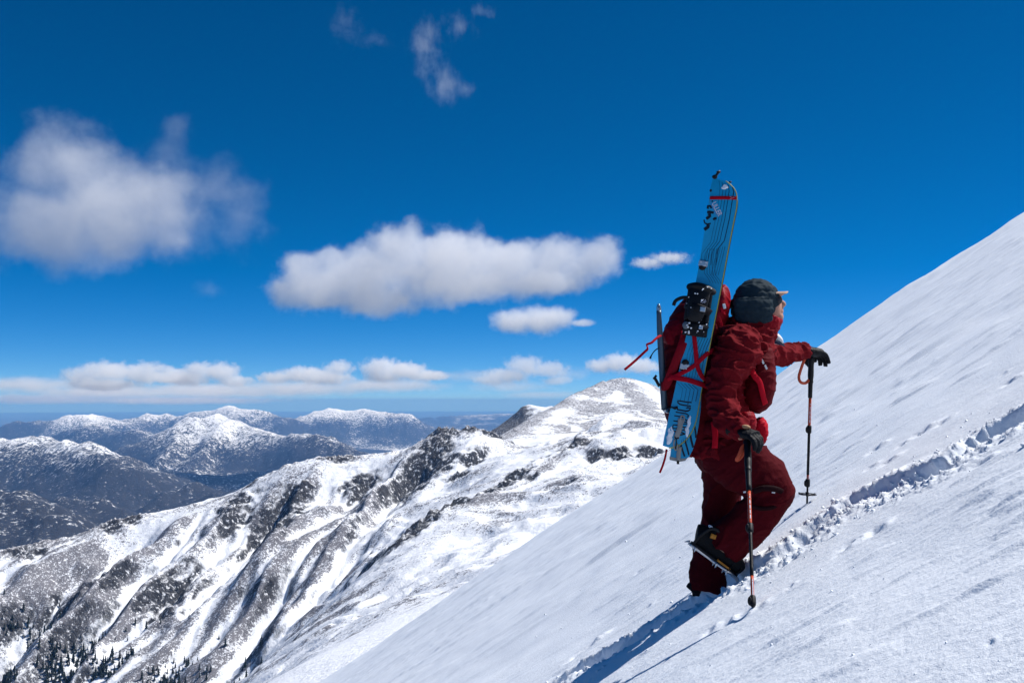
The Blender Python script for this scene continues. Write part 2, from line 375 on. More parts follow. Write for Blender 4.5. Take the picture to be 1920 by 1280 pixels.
ranges[6] = ([(a, b, c+(_j.uniform(-70, 45) if i % 2 else 0)) for i, (a, b, c) in enumerate(_r1)], .34, 60)
TC = 90.0; tx0, tx1, ty0, ty1 = -26000, 19000, 3000, 46000
def range_h(X, Y, warp=1):
    H = np.full(X.shape, FLOOR)
    wx = 380*fbm(X/2600, Y/2600, 4, 101)*warp; wy = 380*fbm(X/2600, Y/2600, 4, 103)*warp
    for pts, slope, _ in ranges:
        dens = densify(pts, 160)
        best = np.full(X.shape, -1e9)
        P = np.array(dens)
        sel = (X > P[:,0].min()-4500) & (X < P[:,0].max()+4500) & (Y > P[:,1].min()-4500) & (Y < P[:,1].max()+4500)
        xs = X[sel]; ys = Y[sel]; b = np.full(xs.shape, -1e9)
        for v in dens:
            d = np.sqrt((xs-v[0])**2+(ys-v[1])**2)
            f = np.minimum(1, d/500); d2 = np.sqrt((xs+wx[sel]*f-v[0])**2+(ys+wy[sel]*f-v[1])**2)
            b = np.maximum(b, v[2]-1.25*slope*d2/(1+d2/9000.0))
        cur = H[sel]; H[sel] = np.maximum(cur, b)
    return H
tX, tY = np.meshgrid(np.arange(tx0, tx1, TC*2), np.arange(ty0, ty1, TC*2))
R0 = range_h(tX, tY)
hills = 130*(ridged(tX/3000, tY/3000, 5, 131)-.55)*sstep(3000, 6000, tY)
low = 1-sstep(100, 420, R0-FLOOR)
R0 = R0 + hills*low + 60*fbm(tX/1100, tY/1100, 5, 137)*(.4+.6*(1-low))*sstep(-120, -350, R0) 
RE, RA = erode(R0, TC*2, 12, .0030, .5, .9)
RF = np.clip((np.log(blur(RA, 1))-1.2)/4.0, 0, 1)
# log-polar sheet so that detail follows distance
ang = np.linspace(math.radians(-34), math.radians(24), 640); rad = np.geomspace(3100, 44000, 300)
AA, RR = np.meshgrid(ang, rad); VX = RR*np.sin(AA); VY = RR*np.cos(AA)
VZ = bilin(RE, tx0, ty0, TC*2, VX, VY); VF = bilin(RF, tx0, ty0, TC*2, VX, VY)
rise = sstep(60, 300, VZ-FLOOR)
VZ = VZ + rise*(1-.65*sstep(-340, -130, VZ))*150*(ridged(VX/1100, VY/1100, 5, 151)-.6) + 9*fbm(VX/140, VY/140, 3, 157)
# bring the summits back to where the photograph shows them
num = np.zeros(VX.shape); den = np.full(VX.shape, .15)
for pts, slope, _ in ranges[:8]+ranges[10:]:
    for v in densify(pts, 420):
        sg_ = 330.0 if v[1] > 15000 else 190.0
        q_ = (np.abs(VX-v[0]) < 3*sg_) & (np.abs(VY-v[1]) < 3*sg_)
        if not q_.any(): continue
        w_ = np.exp(-((VX[q_]-v[0])**2+(VY[q_]-v[1])**2)/(2*sg_*sg_)); k_ = np.argmax(w_)
        num[q_] += w_*(v[2]-VZ[q_][k_]); den[q_] += w_
VZ = VZ + num/den
edge = sstep(3100, 4200, RR); VZ = VZ*edge + (1-edge)*(FLOOR+0)
m_far = mountain_material('forest_and_snow', 110.0, 0, (.03,.028,.03), (.05,.048,.05), (.016,.016,.020), steep=(.50,.75), scrub_amt=.24, snow_line=(-600,-150,.64), th_min=.362, flow_k=.5, scf_max=.985, soft=.075, zs=.3)
o = gridobj('far_mountains', VX, VY, VZ, m_far, {'flow': VF, 'rock': VX*0})
tag(o, 'distant forested valley and snow capped mountains fading into blue haze', 'mountains', kind='structure')
# plain to the horizon
m_plain = NT('plain_forest'); pp = m_plain.n('ShaderNodeNewGeometry').outputs['Position']
pc = m_plain.mix(m_plain.ramp(m_plain.noise(pp, .0008, 5, .6), .45, .62), (.035,.035,.036), (.12,.12,.13))
m_plain = m_plain.bsdf(pc, .9, spec=.1)
R = 92000.0; ng = 64
verts = [(0,0,FLOOR-60)]+[(R*math.cos(2*math.pi*i/ng), R*math.sin(2*math.pi*i/ng), FLOOR-60) for i in range(ng)]
o = meshobj('ground', verts, [(0,1+i,1+(i+1)%ng) for i in range(ng)], m_plain, smooth=False)
tag(o, 'wide dark forested plain reaching to the hazy horizon', 'ground', kind='structure')

# haze
m_haze = NT('haze_air'); hv = m_haze.n('ShaderNodeVolumePrincipled', {'Color': (.17,.46,1.0,1), 'Absorption Color': (.35,.35,.35,1), 'Density': 3.1e-5, 'Anisotropy': 0.0})
m_haze.t.links.new(hv.outputs[0], m_haze.out.inputs['Volume']); m_haze = m_haze.m
b = 95000.0; zl, zh = FLOOR-61.5, 88.0
o = meshobj('haze', [(-b,-b,zl),(b,-b,zl),(b,b,zl),(-b,b,zl),(-b,-b,zh),(b,-b,zh),(b,b,zh),(-b,b,zh)], [(3,2,1,0),(4,5,6,7),(0,1,5,4),(1,2,6,5),(2,3,7,6),(3,0,4,7)], m_haze, smooth=False)
tag(o, 'pale blue haze lying over the far valley', 'haze', kind='stuff')

# ================================================================== conifers low on the ridge
def rz(x, y): return bilin(HZ, fx[0], fy[0], 1.0, np.zeros(1), np.zeros(1))
def hz_at(xs, ys):
    ix = np.clip((xs-fx[0])/(fx[1]-fx[0]), 0, len(fx)-1.01); iy = np.clip((ys-fy[0])/(fy[1]-fy[0]), 0, len(fy)-1.01)
    i0 = ix.astype(int); j0 = iy.astype(int); u = ix-i0; v = iy-j0
    return (HZ[j0,i0]*(1-u)+HZ[j0,i0+1]*u)*(1-v)+(HZ[j0+1,i0]*(1-u)+HZ[j0+1,i0+1]*u)*v
T = NT('conifer_needles'); pp = T.n('ShaderNodeNewGeometry').outputs['Position']
m_con = T.bsdf(T.mix(T.ramp(T.noise(pp, .5, 3), .5, .7), (.014,.022,.020), (.06,.07,.075)), .9, spec=.1)
T = NT('conifer_bark'); m_bark = T.bsdf((.05,.04,.035), .9, spec=.1)
rngt = np.random.RandomState(11)
def conifer_parts(h, rg):
    V, Fc = [], []; tiers = 4; n = 6
    for t in range(tiers):
        z0 = h*(.10+.22*t); z1 = h*min(1.0, .10+.22*t+.34); r = h*.20*(1-.21*t); b = len(V)
        a0 = rg.rand()*6
        for k in range(n): V.append((r*(.7+.6*rg.rand())*math.cos(a0+k*2*math.pi/n), r*(.7+.6*rg.rand())*math.sin(a0+k*2*math.pi/n), z0+h*.05*rg.rand()))
        V.append((0, 0, z1)); Fc += [(b+k, b+(k+1) % n, b+n) for k in range(n)]
    return V, Fc
cx = rngt.uniform(-900, -60, 110000); cy = rngt.uniform(860, 1300, 110000); cz = hz_at(cx, cy)
pxs = 960+cx/cy*F; pys = 750-cz/cy*F
dn = np.clip((pys-1130-(pxs)*.28)/110, 0, 1)*np.clip((520-pxs)/260, 0, 1)*sstep(-.12, .25, fbm(cx/45, cy/45, 3, 301))
lone = (np.clip((pys-1085)/150, 0, 1)*np.clip((620-pxs)/300, 0, 1))*.012
sel = np.nonzero((rngt.rand(110000) < dn*.8+lone*.6) & (pxs > -80) & (pys < 1330))[0]
V, Fc = [], []; lonely = []
for i in sel:
    hgt = 3.5+7.5*rngt.rand()**1.6
    if dn[i] < .12 and len(lonely) < 48 and pys[i] < 1270 and pxs[i] > 5: lonely.append((cx[i], cy[i], cz[i], hgt)); continue
    v, f = conifer_parts(hgt, rngt); b = len(V)
    V += [(p[0]+cx[i], p[1]+cy[i], p[2]+cz[i]-.3) for p in v]; Fc += [tuple(q+b for q in t) for t in f]
o = meshobj('conifer_wood', V, Fc, m_con, smooth=False)
tag(o, 'dark conifer wood at the foot of the ridge, lower left corner', 'trees', kind='stuff')
protos = []
for k in range(4):
    v, f = conifer_parts(1.0, rngt); me = bpy.data.meshes.new('crown'); me.from_pydata(v, [], f); me.materials.append(m_con)
    tv, tf = [], []
    for z, r in ((-.08, .03), (.5, .012)):
        for a in range(5): tv.append((r*math.cos(a*1.2566), r*math.sin(a*1.2566), z))
    tf = [(a, (a+1) % 5, 5+(a+1) % 5, 5+a) for a in range(5)]
    mt = bpy.data.meshes.new('trunk'); mt.from_pydata(tv, [], tf); mt.materials.append(m_bark); protos.append((me, mt))
for k, (x, y, z, hgt) in enumerate(lonely):
    e = bpy.data.objects.new('conifer_tree', None); COL.objects.link(e); e.location = (x, y, z); e.scale = (hgt,)*3; e.rotation_euler = (0, 0, k*1.7)
    tag(e, 'lone dark conifer on the snowy lower face of the ridge', 'tree', 'lone conifers on the ridge')
    for me, nm in zip(protos[k % 4], ('crown', 'trunk')):
        c = bpy.data.objects.new(nm, me); COL.objects.link(c); c.parent = e
# ================================================================== the snow slope under the climber
_d1, _d2 = ray(1240, 836), ray(1920, 380)
PN = _d2.cross(_d1).normalized()
if PN.z < 0: PN = -PN
FOOT = at(1312, 1122, 5.3)
PC = PN.dot(FOOT)                                # plane: PN . p = PC
Q = PN*PC                                         # foot of the camera on the plane
E1 = Vector((0,1,0)).cross(PN).normalized(); E2 = PN.cross(E1).normalized()
def on_slope(px, py):
    r = ray(px, py); t = PC/PN.dot(r); p = r*t - Q
    return p.dot(E1), p.dot(E2)
def slope_pt(a, b, h=0.0): return Q + E1*a + E2*b + PN*h
def seg_dist(A, B, pts, per=False):
    d = np.full(A.shape, 1e9); s = np.zeros(A.shape); side = np.zeros(A.shape); acc = 0
    for (a0, b0), (a1, b1) in zip(pts[:-1], pts[1:]):
        L = math.hypot(a1-a0, b1-b0); ux, uy = (a1-a0)/L, (b1-b0)/L
        t = np.clip((A-a0)*ux+(B-b0)*uy, 0, L); dx = A-a0-t*ux; dy = B-b0-t*uy; dd = np.hypot(dx, dy)
        k = dd < d; d[k] = dd[k]; s[k] = (acc+t)[k]; side[k] = np.sign(ux*dy-uy*dx)[k]; acc += L
    return d, s, side
trail_up = [on_slope(*p) for p in [(1362,1098),(1400,1078),(1452,1052),(1500,1022),(1545,985),(1600,948),(1670,912),(1735,888),(1775,868),(1830,826),(1880,795),(1925,772),(2000,735)]]
trail_dn = [on_slope(*p) for p in [(1345,1108),(1290,1140),(1235,1172),(1175,1206),(1110,1240),(1030,1290),(900,1370)]]
dents = [(1745,682,.05),(1888,715,.05),(1640,846,.06),(1665,868,.05),(1632,880,.04),(1690,836,.04),(1725,812,.07),(1765,792,.05),(1830,865,.06),(1845,858,.04),(1638,990,.07),(1590,1016,.06),(1575,1030,.05),(1480,1098,.03),
         (1420,1138,.05),(1392,1153,.06),(1360,1168,.05),(1330,1182,.05),(1850,1196,.03),(1722,1118,.02),(1582,1202,.02),(1452,1206,.02),(1600,1248,.03),(1100,1210,.09),(1075,1228,.06),(1215,1138,.03),(1196,1070,.04),(1325,905,.03),(1880,700,.03),(1560,780,.03),(1480,762,.03)]
def slope_h(A, B):
    r = np.hypot(A, B)
    h = .55*fbm(A/45+3, B/45, 4, 201)*sstep(10, 70, r)*np.minimum(r/40, 3) + .05*fbm(A/3.2, B/3.2, 3, 205) + .012*fbm(A/.7, B/.7, 3, 207)
    u = A*.96-B*.28; v = A*.28+B*.96
    far_k = 1+sstep(6, 30, r)*2.2
    sas = np.maximum(fbm(u/.42, v/.10, 3, 211)-.12, 0)*sstep(-.25, .3, fbm(A/2.6, B/2.6, 2, 213))
    h = h + .028*sas*(1-sstep(9, 16, r)) + .0035*fbm(u/.12, v/.04, 3, 217)*(1-sstep(5, 9, r))
    sas2 = np.maximum(fbm(u/2.4, v/.55, 3, 219)-.2, 0)
    h = h + .13*sas2*sstep(5, 14, r)*(1-sstep(30, 60, r)) + .3*np.maximum(fbm(u/7, v/1.8, 3, 220)-.2, 0)*sstep(16, 40, r)
    h = h + .075*np.maximum(fbm(u/.75, v/.30, 3, 241)-.27, 0)*sstep(5, 8.5, r)*(1-sstep(24, 40, r))*sstep(-.2, .3, fbm(A/5, B/9, 2, 243))
    # broken trail ahead
    d, s, side = seg_dist(A, B, trail_up)
    step = .5+.5*np.cos(s*2*math.pi/.46); wob = .045*fbm(s/.3, side, 2, 221)
    rag = fbm(A/.11, B/.11, 4, 223, .6); rag2 = ridged(A/.07, B/.09, 3, 225)
    wdt = .105+wob+.02*step; core = 1-sstep(wdt*.55, wdt, d); near = 1-sstep(.12, .36, d)
    brk = .25+.75*sstep(-.25, .25, fbm(s/.55, side*0, 2, 245)); h = h - core*brk*(.022+.055*step)*(1+.6*rag) + near*(.028*np.maximum(rag, 0)+.020*np.maximum(rag2-.62, 0)*3) + near*(1-core)*.022*(side > 0)
    # deep trench behind
    d, s, side = seg_dist(A, B, trail_dn)
    wdt = .15+.04*fbm(s/.4, side, 2, 231); core = 1-sstep(wdt*.7, wdt, d); near = 1-sstep(.1, .30, d)
    h = h - core*(.085+.03*np.cos(s*2*math.pi/.5))*(1+.35*rag) + near*(1-core)*(.03*np.maximum(rag, -.1)+.03*np.maximum(rag2-.62, 0)*2)
    for px, py, sz in dents:
        a, b = on_slope(px, py); sz = .55*sz*min(1.0, math.hypot(a, b)/6.0)
        du = ((A-a)*.94-(B-b)*.33)/(sz*1.5); dv = ((A-a)*.33+(B-b)*.94)/(sz*1.7)
        k = (np.abs(du) < 4) & (np.abs(dv) < 4)
        g = np.exp(-(du[k]**2+dv[k]**2)); g2 = np.exp(-((du[k]-1.3)**2+dv[k]**2))
        h[k] += sz*(-.5*g+.5*g2)*(1+1.6*rag[k]+.8*(rag2[k]-.6))
    # rolls over out of sight
    h = h - np.maximum(r-110, 0)**2*.004
    return h
_c = [on_slope(1920, 1280), on_slope(1920, 430), on_slope(700, 1270)]
phi = np.concatenate([np.linspace(-2.2, -.55, 60)[:-1], np.linspace(-.55, .93, 730), np.linspace(.93, 2.6, 90)[1:]])
rr_ = np.concatenate([np.geomspace(.35, 1.5, 40)[:-1], np.geomspace(1.5, 3.2, 150)[:-1], np.geomspace(3.2, 9, 310)[:-1], np.geomspace(9, 60, 290)[:-1], np.geomspace(60, 230, 60)])
PH, RD = np.meshgrid(phi, rr_); SA = RD*np.sin(PH); SB = RD*np.cos(PH)
SH = slope_h(SA, SB)
SP = [Q[i]+E1[i]*SA+E2[i]*SB+PN[i]*SH for i in range(3)]
T = NT('wind_packed_snow'); pos = T.n('ShaderNodeNewGeometry').outputs['Position']
cs = T.mix(T.noise(pos, 1.3, 3), (.85,.90,.965), (.91,.945,.985))
g1 = T.noise(pos, 55, 3, .6); g2 = T.noise(T.mapped(pos, (1,1,1), (.3,.6,.2)), 260, 2, .6)
bn = T.bump(T.math('ADD', T.math('MULTIPLY', g1, .8), T.math('MULTIPLY', g2, .25)), .30, .02)
m_snow = T.bsdf(cs, .62, bn, spec=.25, Subsurface_Weight=0.0)
o = gridobj('snow_slope', *SP, m_snow)
tag(o, 'steep wind packed snow slope with a broken trail, under the climber', 'snow', kind='structure')
_H = lambda a, b: float(slope_h(np.array([[a]]), np.array([[b]]))[0,0])
def ground_at(px, py):
    a, b = on_slope(px, py); return slope_pt(a, b, _H(a, b))

# crumbs of snow thrown out of the trail
rng = np.random.RandomState(5)
ico = bmesh.new(); bmesh.ops.create_icosphere(ico, subdivisions=1, radius=1.0); ico.verts.ensure_lookup_table()
iv = np.array([v.co for v in ico.verts]); iface = [[v.index for v in f.verts] for f in ico.faces]; ico.free()
CA, CB, CS = [], [], []
for pts, n, w in ((trail_up, 460, .15), (trail_dn, 220, .16)):
    P_ = np.array(densify([(a,b,0) for a,b in pts], .05))[:, :2]
    for i in range(n):
        c = P_[rng.randint(len(P_))]; CA.append(c[0]+rng.normal()*w); CB.append(c[1]+rng.normal()*w*1.3); CS.append(.002+.010*rng.rand()**3)
for i in range(260):
    a, b = on_slope(rng.uniform(1000, 1900), rng.uniform(760, 1270))
    if 0 < b < 14: CA.append(a); CB.append(b); CS.append((.0012+.006*rng.rand()**3)*b/5)
CA = np.array(CA); CB = np.array(CB); CH = slope_h(CA[None,:].copy(), CB[None,:].copy())[0]
vv, ff = [], []
for a, b, h, s in zip(CA, CB, CH, CS):
    k = iv*(1+.35*rng.normal(size=(len(iv),1)))*s*np.array([1, .8+.4*rng.rand(), .7])
    c = slope_pt(a, b, h+s*.35); base = len(vv)
    vv += [(c.x+q[0], c.y+q[1], c.z+q[2]) for q in k]; ff += [[i+base for i in f] for f in iface]
o = meshobj('snow_crumbs', vv, ff, m_snow, smooth=True)
tag(o, 'loose crumbs of snow scattered along the trail', 'snow', kind='stuff')
# ================================================================== clouds
def cloud(label, D, puffs, dens=1.0, amp=.9, nsc=.22, sharp=2.2, thick=.8, thr=0.0, group=None, name='cloud', stretch=(1,1,1), grow=1.14):
    k = D/F
    cx = sum(p[0] for p in puffs)/len(puffs); cy = sum(p[1] for p in puffs)/len(puffs)
    C = at(cx, cy, D); bm = bmesh.new(); pl = []
    for i, p in enumerate(puffs):
        px, py, rx, ry = p[:4]; rx *= grow; ry *= grow; dz = (p[4] if len(p) > 4 else ((i*37) % 11-5)/10.0)
        c = at(px, py, D)-C; ry_ = max(rx, ry)*thick if thick > 0 else ry
        c.y += dz*ry_*k*.5
        pl.append((c, Vector((rx*k, ry_*k, ry*k))))
        m = Matrix.Translation(c) @ Matrix.Diagonal((rx*k*1.28, ry_*k*1.28, ry*k*1.28, 1))
        bmesh.ops.create_icosphere(bm, subdivisions=3, radius=1.0, matrix=m)
    me = bpy.data.meshes.new(name); bm.to_mesh(me); bm.free()
    tmp = bpy.data.objects.new('tmp', me); COL.objects.link(tmp)
    xs = [v.co.x for v in me.vertices]; size = max(xs)-min(xs)
    rm = tmp.modifiers.new('r', 'REMESH'); rm.mode = 'VOXEL'; rm.voxel_size = max(size/60, min(p[3] for p in puffs)*k*.3); rm.use_smooth_shade = True
    dg = bpy.context.evaluated_depsgraph_get(); me2 = bpy.data.meshes.new_from_object(tmp.evaluated_get(dg)); me2.name = name
    bpy.data.objects.remove(tmp)
    T = NT('cloud_vapour'); oc = T.n('ShaderNodeTexCoord').outputs['Object']
    f = None
    for c, r in pl:
        inv = Vector((1/r.x, 1/r.y, 1/r.z)); off = Vector((-c.x*inv.x, -c.y*inv.y, -c.z*inv.z))
        d = T.vmath('LENGTH', T.vmath('MULTIPLY_ADD', oc, inv[:], off[:]))
        f = d if f is None else T.math('SMOOTH_MIN', f, d, .35)
    f = T.math('SUBTRACT', 1.0, f)
    q = T.mapped(oc, stretch)
    rad = sum(r.z for c, r in pl)/len(pl)
    n = T.noise(q, nsc/rad*4.0, 6, .62)
    n2 = T.noise(q, nsc/rad*13.0, 4, .65)
    f = T.math('ADD', f, T.math('MULTIPLY', T.math('SUBTRACT', n2, .5), amp*.55))
    v = T.math('ADD', f, T.math('MULTIPLY', T.math('SUBTRACT', n, .5+thr), amp*2.2))
    v = T.math('MULTIPLY', T.ramp(v, 0.0, 1.35/sharp), dens*1.15/rad, clamp=False)
    vol = T.n('ShaderNodeVolumePrincipled', {'Color': (1,1,1,1), 'Density': v, 'Anisotropy': .15})
    T.t.links.new(vol.outputs[0], T.out.inputs['Volume']); T.m.cycles.volume_step_rate = .35
    me2.materials.clear(); me2.materials.append(T.m)
    o = link(bpy.data.objects.new(name, me2)); o.location = C
    tag(o, label, 'cloud', group); return o
cloud('large soft cumulus cloud at the left edge, dissolving into wisps on its right', 6000,
      [(140,310,100,85),(60,400,95,85),(190,380,105,95),(230,440,100,70),(110,450,110,60),(20,440,70,60),(310,400,80,90),(255,340,70,55),(150,400,120,90),(70,330,60,60)], .75, .85, .24, 1.5)
cloud('thin grey wisp trailing off the right side of the large cloud', 6100,
      [(330,300,60,60),(330,240,36,36),(400,350,75,75),(450,410,60,80),(370,420,60,60),(385,545,40,22)], .16, 1.2, .22, 1.3, thr=.03, name='cloud_wisp')
cloud('long white cumulus cloud in the middle of the sky', 9000,
      [(590,545,85,45),(570,500,50,30),(680,520,90,60),(760,480,75,60),(850,480,90,55),(850,525,110,45),(950,500,80,50),(1040,490,75,45),(1115,482,62,42),(1000,530,90,30),(700,560,90,30),(620,490,40,30)], .68, .75, .24, 3.2)
cloud('little white wisp right of the long cloud, beside the snowboard', 9000, [(1215,494,34,11),(1255,484,40,11)], .5, .9, .3, 1.6, name='cloud_wisp')
cloud('small white cloud hanging below the long one', 10000, [(965,603,46,24),(1015,600,52,28),(1050,594,32,22),(1090,606,26,8)], .8, .6, .25, 2.0)
cloud('faint feathery cirrus wisp near the top of the sky', 9000, [(800,85,36,46),(835,160,34,42),(860,45,36,26),(905,22,26,16),(800,125,26,30),(870,165,26,22)], .22, 1.4, .35, 1.1, thr=.03, name='cloud_wisp', stretch=(1,1,.6))
cloud('very faint small wisp left of the cirrus near the top edge', 9000, [(650,50,34,36),(700,75,36,14)], .06, 1.4, .35, 1.1, thr=.02, name='cloud_wisp')
HG = 'low cumulus clouds along the horizon'
hz = [('bright low cumulus above the left range, leftmost bright one', 26000, [(160,705,36,20),(205,697,48,20),(265,700,42,22),(200,720,60,12)], 1.1),
 ('small low puff of cumulus between two bigger ones on the left horizon', 27000, [(310,691,18,9),(325,705,40,14)], .8),
 ('pair of white heaps in the low cloud above the pale peak', 26000, [(375,695,32,16),(415,697,36,19),(350,712,40,12),(440,714,32,11)], 1.0),
 ('low cloud heap right of the pale peak, below the long cloud', 26500, [(520,708,36,11),(570,702,44,15),(635,690,30,15),(610,708,48,13)], .9),
 ('widest bright heap of the low clouds, below the long cloud', 26000, [(715,690,36,19),(755,695,46,17),(800,703,40,11),(720,706,36,11)], 1.05),
 ('soft low cloud just left of the rounded peak', 26000, [(985,686,40,19),(1030,692,38,15),(925,712,38,11),(950,704,50,14),(1045,714,28,8)], .55),
 ('low cumulus just left of the backpack, over the rounded peak', 24000, [(1130,686,32,13),(1165,680,38,18),(1205,686,36,14)], 1.0)]
for lb, D, pf, de in hz: cloud(lb, D, pf, de*.6, .9, .30, 2.8, group=HG, thick=.9)
cloud('flat grey bank of cloud lying on the left horizon', 29000, [(60,722,120,16),(200,735,170,16),(380,733,170,16),(560,728,150,15),(720,722,120,14),(60,748,150,10),(330,750,200,8)], .42, .9, .2, 1.3, thick=.5, name='cloud_bank', stretch=(.5,1,1))
cloud('thin grey cloud bank on the horizon left of the rounded peak', 30000, [(880,705,60,14),(960,725,90,12),(1060,700,50,14),(1020,740,90,8)], .2, .9, .2, 1.3, thick=.5, name='cloud_bank', stretch=(.5,1,1))
# ================================================================== the climber
from mathutils import noise as mnoise
D0 = 5.3
def W(px, py, dy=0.0): return at(px, py, D0+dy)
def fabric(name, col, rough=.85, bump=.25, scale=90, spec=.06, fold=None):
    T = NT(name); oc = T.n('ShaderNodeTexCoord').outputs['Object']
    n1 = T.noise(oc, 14, 3); n2 = T.noise(oc, scale, 3, .6)
    dark = tuple(c*.78 for c in col)
    c = T.mix(n1, dark, col)
    h = T.math('ADD', T.math('MULTIPLY', n2, .15), T.math('MULTIPLY', T.noise(oc, 22, 4, .6, distort=.6), .8))
    return T.bsdf(c, rough, T.bump(h, bump, .02), spec=spec)
def plain(name, col, rough=.5, metal=0.0, spec=.22, bump=0.0):
    T = NT(name); oc = T.n('ShaderNodeTexCoord').outputs['Object']
    c = T.mix(T.noise(oc, 40, 3), tuple(x*.8 for x in col), col)
    return T.bsdf(c, rough, T.bump(T.noise(oc, 150, 3), bump, .01) if bump else None, spec=spec, metal=metal)
M_jacket = fabric('jacket_cloth', (.160,.0065,.0115)); M_pants = fabric('trouser_cloth', (.078,.0035,.0075))
M_pack = fabric('pack_cloth', (.11,.003,.008), .7); M_red = fabric('bright_red_webbing', (.46,.004,.018), .6, .1)
M_packlite = fabric('pack_lid_cloth', (.26,.005,.014), .5)
M_hat = fabric('down_hat_cloth', (.018,.034,.047), .7, .15); M_black = plain('black_plastic', (.007,.008,.011), .5, bump=.1)
M_glove = fabric('black_glove', (.007,.008,.011), .6, .15, spec=.15); M_navy = fabric('navy_cloth', (.012,.02,.045), .7)
M_grey = plain('grey_strap', (.34,.33,.31), .7); M_metal = plain('bare_metal', (.55,.57,.6), .3, 1.0); M_axe = plain('anodised_shaft', (.10,.14,.18), .35, .6)
M_white = plain('white_plastic', (.75,.76,.78), .5); M_beige = fabric('beige_cap', (.50,.34,.26), .8); M_orange = plain('orange_paint', (.52,.075,.03), .35)
M_skin = plain('skin', (.48,.25,.18), .55); M_lens = plain('dark_lens', (.05,.05,.055), .15); M_boot = plain('boot_shell', (.006,.007,.009), .6, spec=.12, bump=.3)
M_yellow = plain('orange_rubber', (.55,.22,.03), .5); M_leather = plain('tan_leather', (.42,.24,.13), .7, bump=.3); M_edge = plain('lime_edge', (.52,.50,.10), .4)
M_board = plain('blue_topsheet', (.006,.35,.66), .38, spec=.3); M_ink = plain('black_ink', (.006,.012,.03), .35); M_inkw = plain('white_ink', (.62,.62,.72), .5)
M_stuck = m_snow; M_dark = fabric('dark_zip', (.018,.004,.006), .7)

def crom(P, n):
    P = [np.array(p, float) for p in P]; out = []
    Q_ = [2*P[0]-P[1]]+P+[2*P[-1]-P[-2]]
    for i in range(1, len(Q_)-2):
        for k in range(n):
            t = k/n; a, b, c, d = Q_[i-1], Q_[i], Q_[i+1], Q_[i+2]
            out.append(.5*((2*b)+(-a+c)*t+(2*a-5*b+4*c-d)*t*t+(-a+3*b-3*c+d)*t**3))
    out.append(P[-1]); return out
def loft(secs, seg=20, sub=5, up=(0,1,0), power=2.0, caps=True):
    """secs: (x,y,z, r_side, r_depth) -> closed tube; r_depth lies along `up`."""
    S = crom(secs, sub); V = []; Fc = []
    up = Vector(up)
    for i, s in enumerate(S):
        t = Vector(S[min(i+1, len(S)-1)][:3])-Vector(S[max(i-1, 0)][:3]); t.normalize()
        dpt = (up-t*up.dot(t)).normalized(); sd = t.cross(dpt).normalized()
        for k in range(seg):
            a = 2*math.pi*k/seg; ca, sa = math.cos(a), math.sin(a)
            e = 2.0/power; x = math.copysign(abs(ca)**e, ca); y = math.copysign(abs(sa)**e, sa)
            V.append(Vector(s[:3])+sd*(x*max(s[3], 1e-4))+dpt*(y*max(s[4], 1e-4)))
    n = len(S)
    for i in range(n-1):
        for k in range(seg): Fc.append((i*seg+k, i*seg+(k+1) % seg, (i+1)*seg+(k+1) % seg, (i+1)*seg+k))
    if caps:
        Fc.append(tuple(reversed(range(seg)))); Fc.append(tuple((n-1)*seg+k for k in range(seg)))
    return V, Fc
def sil(pts):
    """silhouette sections: (px, py, dy, half width in px, half depth in m)"""
    out = []
    for px, py, dy, r, rd in pts:
        c = W(px, py, dy); out.append((c.x, c.y, c.z, r*(D0+dy)/F, rd))
    return out
def merge(parts):
    V, Fc = [], []
    for v, f in parts:
        b = len(V); V += list(v); Fc += [tuple(i+b for i in q) for q in f]
    return V, Fc
def bmfix(V, Fc):
    bm = bmesh.new(); vs_ = [bm.verts.new(v) for v in V]
    for f in Fc:
        try: bm.faces.new([vs_[i] for i in f])
        except ValueError: pass
    bmesh.ops.recalc_face_normals(bm, faces=bm.faces); return bm
def ellipsoid(c, r, rot=None, sub=3):
    bm = bmesh.new(); bmesh.ops.create_icosphere(bm, subdivisions=sub, radius=1.0)
    R_ = rot.to_matrix() if rot is not None else Matrix.Identity(3)
    V = [R_ @ Vector((v.co.x*r[0], v.co.y*r[1], v.co.z*r[2])) + Vector(c) for v in bm.verts]; bm.verts.ensure_lookup_table()
    Fc = [tuple(v.index for v in f.verts) for f in bm.faces]; bm.free(); return V, Fc
def union(name, parts, voxel, mat, parent=None, smooth=4, disp=None):
    meshes = []
    bm = bmesh.new()
    for v, f in parts:
        b2 = bmfix(v, f); me_ = bpy.data.meshes.new('t'); b2.to_mesh(me_); b2.free(); bm.from_mesh(me_); bpy.data.meshes.remove(me_)
    me = bpy.data.meshes.new(name); bm.to_mesh(me); bm.free()
    tmp = bpy.data.objects.new('tmp', me); COL.objects.link(tmp)
    r = tmp.modifiers.new('r', 'REMESH'); r.mode = 'VOXEL'; r.voxel_size = voxel
    s = tmp.modifiers.new('s', 'SMOOTH'); s.iterations = smooth; s.factor = .5
    dg = bpy.context.evaluated_depsgraph_get(); m2 = bpy.data.meshes.new_from_object(tmp.evaluated_get(dg)); m2.name = name
    bpy.data.objects.remove(tmp)
    if disp:
        nv = len(m2.vertices); nr = [v.normal.copy() for v in m2.vertices]
        for v, n_ in zip(m2.vertices, nr): v.co += n_*disp(v.co, n_)
    m2.polygons.foreach_set('use_smooth', [True]*len(m2.polygons)); m2.materials.clear(); m2.materials.append(mat)
    o = bpy.data.objects.new(name, m2); COL.objects.link(o)
    if parent is not None: o.parent = parent; o.matrix_parent_inverse = parent.matrix_world.inverted() if parent.type != 'EMPTY' else Matrix.Translation(-parent.location)
    return o
